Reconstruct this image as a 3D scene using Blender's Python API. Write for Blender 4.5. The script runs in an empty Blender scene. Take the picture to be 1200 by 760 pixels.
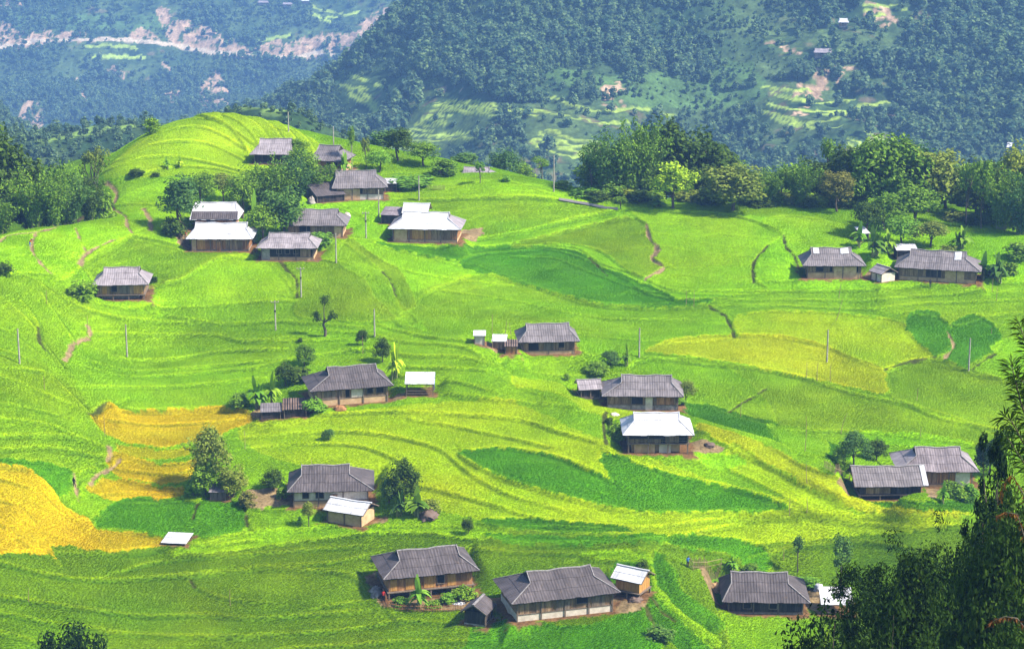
import bpy, bmesh, math, random
import numpy as np
from mathutils import Vector, Matrix
R = math.radians
scene = bpy.context.scene
COL = scene.collection

# ---------------------------------------------------------------- camera, sky, sun, exposure
CAM_H = 120.0
PITCH = R(14.5)
FPX = 2400.0                                   # focal length in photo pixels (photo 1200 x 760)
cam_d = bpy.data.cameras.new("camera"); cam = bpy.data.objects.new("camera", cam_d); COL.objects.link(cam)
cam_d.sensor_width = 36.0; cam_d.lens = 36.0 * FPX / 1200.0
cam_d.clip_start = 0.5; cam_d.clip_end = 9000
cam.location = (0, 0, CAM_H); cam.rotation_euler = (R(90) - PITCH, 0, 0)
scene.camera = cam

SUN_EL = R(47); SUN_AZ = R(107)                # azimuth clockwise from +Y: from the right, a little behind the camera
sun_vec = Vector((math.sin(SUN_AZ)*math.cos(SUN_EL), math.cos(SUN_AZ)*math.cos(SUN_EL), math.sin(SUN_EL)))
world = bpy.data.worlds.new("World"); scene.world = world; world.use_nodes = True
wn = world.node_tree.nodes; wl = world.node_tree.links
sky = wn.new("ShaderNodeTexSky"); sky.sky_type = 'NISHITA'; sky.sun_disc = False
sky.sun_elevation = SUN_EL; sky.sun_rotation = SUN_AZ; sky.altitude = 900; sky.dust_density = 1.5
wl.new(sky.outputs[0], wn["Background"].inputs[0]); wn["Background"].inputs[1].default_value = 0.13
sd = bpy.data.lights.new("sun", 'SUN'); sd.energy = 4.3; sd.angle = R(5.0); sd.color = (1.0, 0.94, 0.82)
sun = bpy.data.objects.new("sun", sd); COL.objects.link(sun)
sun.rotation_euler = (-sun_vec).to_track_quat('-Z', 'Y').to_euler(); sun.location = sun_vec * 400
scene.view_settings.view_transform = 'Standard'; scene.view_settings.look = 'None'
scene.view_settings.gamma = 1.0; scene.view_settings.use_curve_mapping = False
scene.view_settings.exposure = 1.4
scene.cycles.use_denoising = True
scene.cycles.max_bounces = 6; scene.cycles.transparent_max_bounces = 6
scene.cycles.volume_bounces = 0

# ---------------------------------------------------------------- small helpers
def lin(c):
    c = np.asarray(c, float) / 255.0
    return np.where(c <= 0.04045, c/12.92, ((c+0.055)/1.055)**2.4)

def ray(u, v):
    x = (u-600)/FPX; y = -(v-380)/FPX
    return np.stack([np.asarray(x, float), math.cos(PITCH)+y*math.sin(PITCH), -math.sin(PITCH)+y*math.cos(PITCH)], -1)

def at_depth(u, v, Y):
    d = ray(np.asarray(u, float), np.asarray(v, float)); t = np.asarray(Y, float)/d[..., 1]
    P = d*t[..., None]; P[..., 2] += CAM_H
    return P

def np_mesh(name, V, F, cols=None, floats=None):
    """V (n,3), F (m,k) constant k"""
    me = bpy.data.meshes.new(name)
    V = np.ascontiguousarray(V, np.float32); F = np.ascontiguousarray(F, np.int32)
    k = F.shape[1]
    me.vertices.add(len(V)); me.vertices.foreach_set("co", V.ravel())
    me.loops.add(F.size); me.loops.foreach_set("vertex_index", F.ravel())
    me.polygons.add(len(F)); me.polygons.foreach_set("loop_start", np.arange(0, F.size, k, dtype=np.int32))
    me.update(calc_edges=True)
    if cols is not None:
        a = me.color_attributes.new("Col", 'FLOAT_COLOR', 'POINT')
        c = np.ones((len(V), 4), np.float32); c[:, :3] = cols
        a.data.foreach_set("color", c.ravel())
    for n, arr in (floats or {}).items():
        a = me.attributes.new(n, 'FLOAT', 'POINT'); a.data.foreach_set("value", np.ascontiguousarray(arr, np.float32))
    return me

def link(name, me, mats=None, parent=None, smooth=False):
    o = bpy.data.objects.new(name, me); COL.objects.link(o)
    for m in (mats if isinstance(mats, (list, tuple)) else [mats] if mats else []): me.materials.append(m)
    if parent is not None: o.parent = parent
    if smooth: me.polygons.foreach_set("use_smooth", np.ones(len(me.polygons), bool))
    return o

def thing(name, label, cat, loc, rz=0.0, group=None):
    o = bpy.data.objects.new(name, None); COL.objects.link(o)
    o.location = loc; o.rotation_euler = (0, 0, rz); o["label"] = label; o["category"] = cat
    o.empty_display_size = 0.3
    if group: o["group"] = group
    return o

class NT:
    """tiny node-graph helper"""
    def __init__(s, name):
        s.m = bpy.data.materials.new(name); s.m.use_nodes = True
        s.t = s.m.node_tree; s.b = s.t.nodes["Principled BSDF"]; s.out = s.t.nodes["Material Output"]
        s.b.inputs["Roughness"].default_value = 0.85
        s.b.inputs["Specular IOR Level"].default_value = 0.15
    def n(s, typ, **kw):
        x = s.t.nodes.new(typ)
        for k, v in kw.items():
            if k.startswith("i_"):
                key = k[2:]
                key = int(key) if key.isdigit() else key.replace("_", " ")
                x.inputs[key].default_value = v
            else: setattr(x, k, v)
        return x
    def l(s, a, b): s.t.links.new(a, b)
    def mix(s, mode, fac, a, b):
        x = s.t.nodes.new("ShaderNodeMix"); x.data_type = 'RGBA'; x.blend_type = mode
        for sock, val in ((x.inputs[0], fac), (x.inputs[6], a), (x.inputs[7], b)):
            if hasattr(val, "links"): s.l(val, sock)
            else: sock.default_value = val if not isinstance(val, tuple) or len(val) == 4 else (*val, 1)
        return x.outputs[2]
    def ramp(s, fac, stops):
        x = s.t.nodes.new("ShaderNodeValToRGB")
        while len(x.color_ramp.elements) < len(stops): x.color_ramp.elements.new(0.5)
        for e, (p, c) in zip(x.color_ramp.elements, stops):
            e.position = p; e.color = (c, c, c, 1) if isinstance(c, (int, float)) else (*c, 1)
        s.l(fac, x.inputs[0]); return x.outputs[0]
    def noise(s, vec, scale, detail=3, rough=0.55):
        x = s.n("ShaderNodeTexNoise"); x.inputs["Scale"].default_value = scale
        x.inputs["Detail"].default_value = detail; x.inputs["Roughness"].default_value = rough
        if vec is not None: s.l(vec, x.inputs["Vector"])
        return x.outputs[0]

# ---------------------------------------------------------------- value noise (numpy)
def vnoise(x, y, seed=0):
    xi = np.floor(x).astype(np.int64); yi = np.floor(y).astype(np.int64)
    fx = x-xi; fy = y-yi
    def h(a, b):
        n = (a*374761393 + b*668265263 + seed*974711) & 0xffffffff
        n = ((n ^ (n >> 13))*1274126177) & 0xffffffff
        return ((n ^ (n >> 16)) & 0xffff)/65535.0
    sx = fx*fx*fx*(fx*(fx*6-15)+10); sy = fy*fy*fy*(fy*(fy*6-15)+10)
    return (h(xi, yi)*(1-sx)+h(xi+1, yi)*sx)*(1-sy) + (h(xi, yi+1)*(1-sx)+h(xi+1, yi+1)*sx)*sy - 0.5

def fbm(x, y, seed=0, octv=4, gain=0.5):
    r = 0; a = 1.0
    for i in range(octv):
        r = r + a*vnoise(x, y, seed+i*17); x = x*2.03; y = y*2.03; a *= gain
    return r
# ---------------------------------------------------------------- base terrain (thin plate surfaces through surveyed points)
def tps_fit(P, Z, lam):
    P = P/100.0; n = len(P)
    d2 = ((P[:, None]-P[None])**2).sum(-1); K = 0.5*d2*np.log(d2+1e-12)
    A = np.zeros((n+3, n+3)); A[:n, :n] = K+lam*np.eye(n); A[:n, n] = 1; A[:n, n+1:] = P; A[n, :n] = 1; A[n+1:, :n] = P.T
    return P, np.linalg.solve(A, np.concatenate([Z, np.zeros(3)]))
def tps_eval(fit, x, y):
    P, w = fit; x = np.asarray(x, float).ravel()/100; y = np.asarray(y, float).ravel()/100
    out = w[-3]+w[-2]*x+w[-1]*y
    for i in range(len(P)):
        d2 = (x-P[i, 0])**2+(y-P[i, 1])**2
        out += w[i]*0.5*d2*np.log(d2+1e-12)
    return out

NEAR = []
def row(v, *uy):
    uy = list(uy)
    NEAR.append((-160, v, uy[0][1])); NEAR.append((1360, v, uy[-1][1]))
    for u, Y in uy: NEAR.append((u, v, Y))
row(860, (0,238),(300,240),(600,240),(760,238),(900,243),(1200,240))
row(760, (0,257),(300,261),(600,261),(730,257),(850,266),(1000,269),(1200,262))
row(700, (0,268),(200,275),(450,276),(600,275),(720,273),(800,277),(880,285),(1000,286),(1200,280))
row(640, (0,280),(150,289),(300,291),(500,290),(700,288),(780,289),(880,297),(1000,298),(1200,297))
row(600, (0,287),(100,298),(200,301),(350,301),(500,300),(700,299),(900,305),(1050,306),(1200,308))
row(550, (0,297),(100,311),(200,314),(300,314),(420,312),(560,310),(700,310),(850,315))
row(500, (0,310),(60,316),(110,325),(200,331),(300,330),(400,328),(500,327),(600,326),(700,325),(950,338),(1100,339),(1200,340))
row(450, (0,325),(50,331),(110,341),(200,349),(300,347),(400,344),(500,342),(590,340),(730,350),(800,353),(950,356),(1100,357),(1200,357))
row(400, (0,339),(60,348),(120,360),(200,368),(300,365),(400,362),(500,359),(560,357),(650,368),(800,372),(950,374),(1100,375),(1200,375))
row(350, (0,354),(80,369),(150,379),(250,383),(330,383),(430,381),(500,385),(600,391),(700,395),(800,395),(950,394),(1100,394),(1200,394))
row(300, (0,378),(70,390),(150,398),(250,403),(350,404),(450,406),(550,412),(650,417),(750,417),(850,414),(950,412),(1050,412),(1200,412))
NEAR += [(600,428,352),(640,455,340),(690,482,330),(850,503,326),(940,533,317),(1000,560,310),(1060,583,305),(1130,605,301),
         (705,470,342),(760,476,341),(860,492,338),(950,518,331),(1000,533,326),(1040,568,315),(1090,560,321),(1150,565,320),(1200,560,321)]
NEAR += [(40,270,402),(-60,285,392),(120,258,414),(200,260,420),(300,260,425),(400,260,427),(500,260,430),(600,260,436),(700,262,437),(800,262,434),(900,262,430),(1000,275,424)]
NEAR += [(440,222,452),(520,224,450),(580,213,452),(640,226,447),(725,243,442),(800,245,441),(850,252,438),(930,252,436),(1010,267,429),(1100,270,430),(1200,278,428),(1320,285,425)]
NEAR += [(125,205,450),(150,178,463),(180,154,474),(230,137,483),(270,134,486),(330,148,482),(390,178,470),(270,170,468),(200,195,454),(300,200,452),(200,228,437),(330,225,441),(370,200,456)]
NEAR += [(-60,262,432),(20,256,430),(70,248,432),(110,236,440),(-60,240,450),(30,235,452),(90,225,456)] if False else []
npts = np.array([[*at_depth(u, v, Y)] for u, v, Y in NEAR])
extra = [(-112,418,24),(-100,424,27),(-140,418,22),(-98,438,25),(-118,445,16),(-150,450,12),(-103,462,26),(-130,480,10),(60,470,26),(100,470,27),(20,472,28),(130,468,27),(60,490,18),(110,492,18)]
for X in (-170, -110, -70, 0, 70, 130, 190):
    k = 8 if -120 < X < -30 else 0
    extra += [(X, 505+k, 30 if X < -130 else 28+k*0.3), (X, 545, 12), (X, 600, -8), (X, 660, -25)]
for X in (-150, -60, 0, 60, 150): extra += [(X, 205, 8), (X, 170, 14)]
extra += [(-60,110,30),(0,110,36),(0,60,72),(0,20,108),(0,0,117.8),(0,-60,125),(-80,40,85),(80,40,88),(160,100,60),(-160,100,50),
          (25,125,56),(45,125,60),(32,95,62),(45,95,68),(60,110,66),(-44,200,14),(-100,200,12)]
ex = np.array(extra, float)
allp = np.vstack([npts, ex])
NEARFIT = tps_fit(allp[:, :2], allp[:, 2], 1e-4)

FARP = []
def frow(Y, *uv):
    for u, v in uv: FARP.append(tuple(at_depth(u, v, Y)))
# the wooded mountain across the valley: its crest sinks to the left
frow(1130, (540,-30),(495,2),(450,36),(440,62),(380,106),(315,131),(255,150),(180,165),(60,178),(-80,185))
frow(1165, (700,-130),(900,-170),(1200,-190),(1600,-200),(560,-50))
frow(1090, (560,35),(640,20),(760,15),(900,12),(1050,5),(1200,0),(1500,-5))
frow(1060, (430,130),(500,70),(600,60),(740,52),(860,70),(960,58),(1060,62),(1200,45),(1500,40))
frow(1020, (380,170),(470,140),(540,118),(600,110),(700,112),(850,140),(940,115),(1050,130),(1200,105))
frow(985, (430,198),(500,180),(560,160),(640,160),(730,168),(850,190),(940,168),(1000,165),(1100,185),(1200,165))
frow(950, (350,215),(430,225),(520,205),(640,208),(760,215),(860,225),(960,200),(1080,220),(1200,205),(1500,205))
for X in (-500, -300): FARP += [(X, 900, -48), (X, 1000, -50), (X, 1130, -50)]
for X in (500, 800): FARP += [(X, 950, -35), (X, 1130, 70)]
for X in (-600, -300, -100, 60, 250, 500): FARP += [(X, 840, -52), (X, 740, -42)]
for X in (-120, -60): FARP += [(X, 1300, -125)]
FARP += [(0, 1300, -60), (200, 1320, 60), (600, 1320, 100), (-500, 1300, -120), (-300, 1300, -125), (0, 1500, -130), (300, 1500, -60), (700, 1500, 0)]
# low spur with a lit terrace strip beyond the knoll
frow(800, (-60,168),(30,163),(100,153),(160,148),(200,150),(280,160),(400,190))
frow(690, (215,139),(250,130),(305,124),(345,132),(400,160))
# the far road-cut mountain
for X in (-900, -600, -400, -200, 0, 200, 500): FARP += [(X, 1620, -150)]
for X in (-900, -600, -400, -200, 0, 200, 500): FARP += [(X, 2050, 70), (X, 1740, -120)]
frow(1880, (-150,-5),(0,0),(150,-6),(300,0),(420,-5),(600,-10),(900,-10))
frow(1832, (-150,48),(0,44),(130,40),(250,52),(350,54),(420,46),(520,20),(700,20))
frow(1775, (-150,115),(0,110),(100,105),(200,112),(300,110),(400,100),(520,90))
for X in (-1500, 0, 1500): FARP += [(X, 2600, 60)]
def gY(Y): return 600+(np.asarray(Y, float)-600)*1.8        # the valley is this much deeper than first surveyed
fp = np.array(FARP); kk = gY(fp[:, 1])/fp[:, 1]; fp = np.stack([fp[:, 0]*kk, fp[:, 1]*kk, CAM_H+(fp[:, 2]-CAM_H)*kk], 1)
fp = np.vstack([fp, [(X, Y, z) for X in (-700, -450, -260, -130, 0, 130, 260, 450, 700) for Y, z in ((600, -10), (655, -24), (715, -36))]])
FARFIT = tps_fit(fp[:, :2], fp[:, 2], 3e-3)

def sstep(a, b, x):
    t = np.clip((x-a)/(b-a), 0, 1); return t*t*(3-2*t)

def height_raw(x, y):
    x = np.asarray(x, float); y = np.asarray(y, float); sh = np.broadcast(x, y).shape
    x = np.broadcast_to(x, sh).ravel(); y = np.broadcast_to(y, sh).ravel()
    xc = np.clip(x, -260, 260)
    zn = tps_eval(NEARFIT, xc, np.clip(y, -70, 640)); zf = tps_eval(FARFIT, np.clip(x, -1500, 1500), np.clip(y, 640, 4200))
    w = sstep(600, 700, y)
    z = zn*(1-w)+zf*w
    rough = sstep(640, 900, y)
    z = z + rough*(fbm(x/62, y/62, 3, 4)*13 + fbm(x/9, y/9, 8, 2)*1.2)
    return z.reshape(sh)

def cubic_mat(xf, x0, dx, n):
    """rows: fine points, columns: coarse samples (Catmull-Rom)"""
    t = (xf-x0)/dx; i = np.clip(np.floor(t).astype(int), 1, n-3); f = t-i
    A = np.zeros((len(xf), n)); r = np.arange(len(xf))
    A[r, i-1] += -0.5*f+f**2-0.5*f**3; A[r, i] += 1-2.5*f**2+1.5*f**3
    A[r, i+1] += 0.5*f+2*f**2-1.5*f**3; A[r, i+2] += -0.5*f**2+0.5*f**3
    return A

# fine grid of the terraced hill
GX0, GX1, GDX = -136.0, 136.0, 0.26
GY0, GY1, GDY = 236.0, 502.0, 0.29
gx = np.arange(GX0, GX1, GDX); gy = np.arange(GY0, GY1, GDY); NX, NY = len(gx), len(gy)
cdx = 2.5
cx = np.arange(GX0-3*cdx, GX1+4*cdx, cdx); cy = np.arange(GY0-3*cdx, GY1+4*cdx, cdx)
ZC = height_raw(cx[None, :], cy[:, None])
ZB = cubic_mat(gy, cy[0], cdx, len(cy)) @ ZC @ cubic_mat(gx, cx[0], cdx, len(cx)).T      # (NY, NX)
XX, YY = np.meshgrid(gx, gy)
ZB = ZB + fbm(XX/16, YY/16, 21, 2)*0.5

def blerp(Z, x, y):
    fx = np.clip((np.asarray(x)-GX0)/GDX, 0, NX-1.001); fy = np.clip((np.asarray(y)-GY0)/GDY, 0, NY-1.001)
    i = fx.astype(int); j = fy.astype(int); a = fx-i; b = fy-j
    return (Z[j, i]*(1-a)+Z[j, i+1]*a)*(1-b)+(Z[j+1, i]*(1-a)+Z[j+1, i+1]*a)*b

def cast(Z, u, v):
    """where the line of sight through photo pixel (u, v) meets the hill -> (n,3)"""
    d = ray(np.asarray(u, float), np.asarray(v, float)).reshape(-1, 3)
    ys = np.arange(GY0+1, GY1-1, 0.4)
    t = ys[None, :]/d[:, 1:2]
    xs = d[:, 0:1]*t; zs = CAM_H+d[:, 2:3]*t
    gap = zs-blerp(Z, xs, np.broadcast_to(ys[None, :], xs.shape))
    hit = gap <= 0
    k = np.where(hit.any(1), hit.argmax(1), gap.argmin(1))
    r = np.arange(len(d)); k0 = np.maximum(k-1, 0)
    g0, g1 = gap[r, k0], gap[r, k]
    f = np.where((g0 > 0) & (g1 <= 0), g0/(g0-g1+1e-9), 1.0)
    Y = ys[k0]+(ys[k]-ys[k0])*f
    P = d*(Y/d[:, 1])[:, None]; P[:, 2] = blerp(Z, P[:, 0], Y)
    return P

def catmull(pts, closed, step=7.0):
    p = np.array(pts, float); n = len(p)
    if closed: q = np.vstack([p[-1], p, p[0], p[1]])
    else: q = np.vstack([2*p[0]-p[1], p, 2*p[-1]-p[-2]])
    out = []
    for i in range(1, len(q)-2):
        L = np.hypot(*(q[i+1]-q[i])); k = max(1, int(L/step)); t = np.arange(k)[:, None]/k
        a, b, c, d = q[i-1], q[i], q[i+1], q[i+2]
        out.append(0.5*((2*b)+(c-a)*t+(2*a-5*b+4*c-d)*t**2+(3*b-a-3*c+d)*t**3))
    if not closed: out.append(p[-1:])
    return np.vstack(out)
# ---------------------------------------------------------------- the fields: rice of different ripeness, banks between them
PAL = dict(b=(166,228,10), g=(154,206,10), d=(98,168,6), e=(92,154,6), y=(190,224,12), o=(150,194,14), v=(150,196,12), u=(124,166,10), k=(198,214,20), n=(184,224,20), Y=(228,202,16),
           l=(172,226,10), s=(200,162,112), h=(62,150,16), w=(212,204,14))
FIELDS = [  # (ripeness, bank height in metres, outline)
 ('v', 0, [(-150,300),(60,335),(110,368),(100,400),(80,425),(108,487),(130,530),(100,570),(60,760),(-150,760)]),
 ('g', 0, [(100,372),(300,380),(420,395),(560,430),(480,470),(300,480),(130,472),(80,428)]),
 ('n', 0, [(120,205),(150,175),(180,150),(230,132),(270,130),(330,146),(400,180),(430,205),(300,205),(210,206),(150,208)]),
 ('l', 0, [(130,240),(210,206),(300,215),(430,215),(600,212),(730,244),(600,240),(420,250),(200,240)]),
 ('l', 0.4, [(-150,345),(0,278),(60,268),(115,250),(140,240),(200,245),(215,290),(150,280),(110,300),(75,328),(40,320),(-150,335)]),
 ('b', 0, [(400,235),(520,222),(735,245),(850,250),(1010,268),(1360,285),(1360,345),(1000,340),(830,350),(600,395),(480,380),(430,300),(360,260)]),
 ('g', 0, [(480,345),(600,330),(720,360),(830,350),(1000,340),(1360,340),(1360,470),(1000,440),(600,420),(520,400)]),
 ('y', 0, [(280,500),(400,485),(520,470),(600,470),(700,515),(860,570),(1000,600),(1130,606),(980,640),(700,625),(540,605),(450,560),(330,540)]),
 ('u', 0, [(-150,650),(210,640),(420,620),(560,622),(740,630),(860,640),(1360,620),(1360,900),(-150,900)]),
 ('o', .7, [(95,315),(110,302),(140,285),(157,277),(182,281),(212,287),(300,296),(296,302),(262,301),(235,313),(210,328),(176,332),(135,322)]),
 ('l', .4, [(176,334),(210,328),(237,312),(262,302),(310,303),(348,350),(320,352),(200,362),(150,362),(112,352)]),
 ('o', .4, [(327,304),(392,306),(420,317),(432,332),(440,350),(470,372),(420,378),(350,372),(348,348),(345,328)]),
 ('g', .5, [(395,306),(402,285),(427,303),(450,320),(464,348),(490,378),(470,382),(455,362),(437,345),(430,330)]),
 ('o', .4, [(404,283),(432,282),(455,303),(475,325),(488,360),(475,365),(465,350),(456,330),(448,318),(427,300)]),
 ('b', .5, [(335,238),(372,232),(402,245),(440,262),(452,285),(500,300),(600,330),(560,330),(480,318),(440,300),(400,270)]),
 ('d', .6, [(440,285),(520,292),(560,290),(640,290),(700,310),(790,352),(700,357),(600,327),(550,310),(500,300)]),
 ('g', .6, [(458,236),(520,234),(600,231),(655,234),(716,246),(680,256),(640,265),(600,273),(540,281),(520,262)]),
 ('b', .5, [(540,283),(600,275),(690,252),(738,247),(735,254),(680,266),(600,287),(560,290)]),
 ('o', .5, [(600,288),(680,266),(735,255),(750,257),(758,263),(763,280),(770,290),(765,302),(777,312),(757,327),(735,318),(710,298),(690,291),(660,287)]),
 ('l', .3, [(430,224),(520,222),(580,210),(640,226),(690,242),(655,235),(600,230),(520,233),(450,238)]),
 ('l', .5, [(738,247),(780,247),(850,251),(893,262),(918,274),(900,287),(885,305),(882,325),(902,341),(860,346),(800,344),(762,330),(778,312),(766,302),(771,290),(764,280),(758,262)]),
 ('l', .4, [(893,260),(930,253),(1010,270),(1000,288),(945,310),(938,305),(922,290),(918,276)]),
 ('d', .6, [(600,294),(640,289),(680,296),(702,311),(740,329),(745,337),(790,351),(835,352),(800,359),(720,359),(660,346),(600,329),(540,312),(560,298)]),
 ('g', .4, [(560,322),(600,329),(660,346),(720,359),(800,360),(830,357),(850,370),(860,393),(760,400),(640,385),(560,372),(490,352)]),
 ('y', .5, [(862,372),(900,364),(960,365),(1030,372),(1060,380),(1068,392),(1082,406),(1096,418),(1066,424),(1037,434),(1000,420),(960,404),(900,394),(864,392)]),
 ('k', .5, [(755,412),(800,396),(900,393),(960,403),(1000,419),(1035,433),(1044,456),(1038,463),(1000,456),(900,434),(850,426),(800,419)]),
 ('d', .5, [(1060,380),(1061,370),(1090,364),(1112,381),(1117,398),(1106,416),(1096,419),(1080,405),(1068,392)]),
 ('d', .5, [(1113,382),(1140,369),(1165,380),(1173,400),(1164,413),(1140,425),(1133,434),(1107,421),(1118,398)]),
 ('b', .4, [(1174,398),(1360,380),(1360,470),(1200,452),(1165,441),(1142,433),(1165,415)]),
 ('o', .5, [(1040,436),(1065,424),(1107,421),(1133,434),(1165,442),(1360,470),(1360,540),(1200,520),(1130,494),(1060,472),(1042,462)]),
 ('o', .7, [(760,420),(850,428),(920,438),(1000,460),(1060,473),(1130,496),(1360,540),(1360,560),(1130,520),(1030,508),(900,500),(820,470),(740,438)]),
 ('g', .5, [(600,420),(700,416),(760,420),(850,428),(905,480),(900,500),(830,475),(740,440),(660,440),(590,430)]),
 ('e', .5, [(790,480),(830,474),(870,484),(960,512),(1000,532),(970,538),(900,515),(850,500)]),
 ('b', .3, [(1000,508),(1075,509),(1140,520),(1078,522),(1000,521)]),
 ('g', .5, [(900,499),(950,504),(972,520),(966,536),(930,530)]),
 ('y', .4, [(600,442),(650,447),(690,466),(740,481),(775,483),(720,490),(690,483),(650,462),(600,452)]),
 ('k', .5, [(815,497),(850,505),(900,523),(940,545),(1000,567),(1060,596),(1140,606),(1060,606),(1000,596),(950,572),(900,545),(850,522)]),
 ('y', .5, [(860,520),(900,546),(950,573),(1000,597),(970,606),(930,590),(880,562),(850,545)]),
 ('e', .4, [(1000,586),(1080,592),(1140,584),(1140,604),(1060,600)]),
 ('d', .9, [(538,533),(560,527),(590,524),(640,531),(690,549),(716,563),(712,552),(702,538),(706,530),(718,531),(760,547),(800,560),(860,572),(922,596),(850,603),(760,600),(700,592),(640,577),(580,557)]),
 ('b', .3, [(790,538),(866,532),(870,546),(830,549)]),
 ('Y', .8, [(107,488),(117,478),(130,472),(142,480),(175,482),(260,479),(302,486),(298,494),(270,505),(250,515),(220,521),(190,525),(165,523),(140,516),(118,505)]),
 ('w', .4, [(134,520),(165,525),(200,526),(222,523),(216,536),(180,540),(150,536)]),
 ('Y', .5, [(124,536),(140,530),(160,539),(190,543),(225,540),(242,534),(238,550),(216,565),(180,568),(150,562),(134,556)]),
 ('Y', .4, [(100,572),(130,560),(180,570),(215,572),(222,579),(180,588),(130,586)]),
 ('d', .5, [(-20,538),(45,540),(75,548),(89,557),(86,574),(72,582),(56,566),(34,550),(0,546)]),
 ('g', .5, [(88,558),(110,548),(120,560),(96,574),(120,590),(128,598),(108,612),(84,598),(72,582),(86,574)]),
 ('Y', .6, [(-120,548),(20,547),(40,555),(56,568),(70,586),(82,598),(102,607),(110,618),(132,622),(180,627),(208,637),(150,647),(110,645),(62,642),(72,662),(44,648),(-120,652)]),
 ('d', .6, [(118,602),(130,590),(158,582),(200,585),(232,588),(230,606),(222,630),(180,626),(112,615)]),
 ('d', .4, [(234,588),(258,584),(286,591),(290,618),(280,626),(225,631),(227,608)]),
 ('g', .5, [(290,596),(340,600),(380,604),(378,618),(320,622),(295,620)]),
 ('l', .5, [(280,627),(330,620),(420,617),(560,618),(600,626),(560,632),(480,624),(400,630),(330,638),(260,648),(200,650)]),
 ('e', .6, [(560,612),(600,607),(660,612),(735,620),(740,626),(660,624),(600,622)]),
 ('d', .5, [(570,626),(640,627),(780,629),(760,637),(650,639),(590,636)]),
 ('d', .9, [(775,634),(800,628),(822,627),(870,633),(900,646),(902,672),(880,668),(856,652)]),
 ('e', .5, [(735,648),(754,660),(757,690),(792,722),(832,758),(812,770),(772,740),(748,710),(722,690),(716,668)]),
 ('g', .7, [(680,650),(750,645),(763,656),(772,690),(802,720),(845,752),(830,758),(792,722),(758,692),(754,664)]),
 ('e', .6, [(764,652),(778,650),(792,668),(802,692),(832,716),(850,732),(838,745),(803,720),(775,692)]),
 ('g', .6, [(845,718),(900,722),(960,728),(955,765),(870,770),(852,735)]),
 ('d', .5, [(560,735),(680,733),(748,713),(772,745),(760,800),(560,800)]),
]
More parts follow.
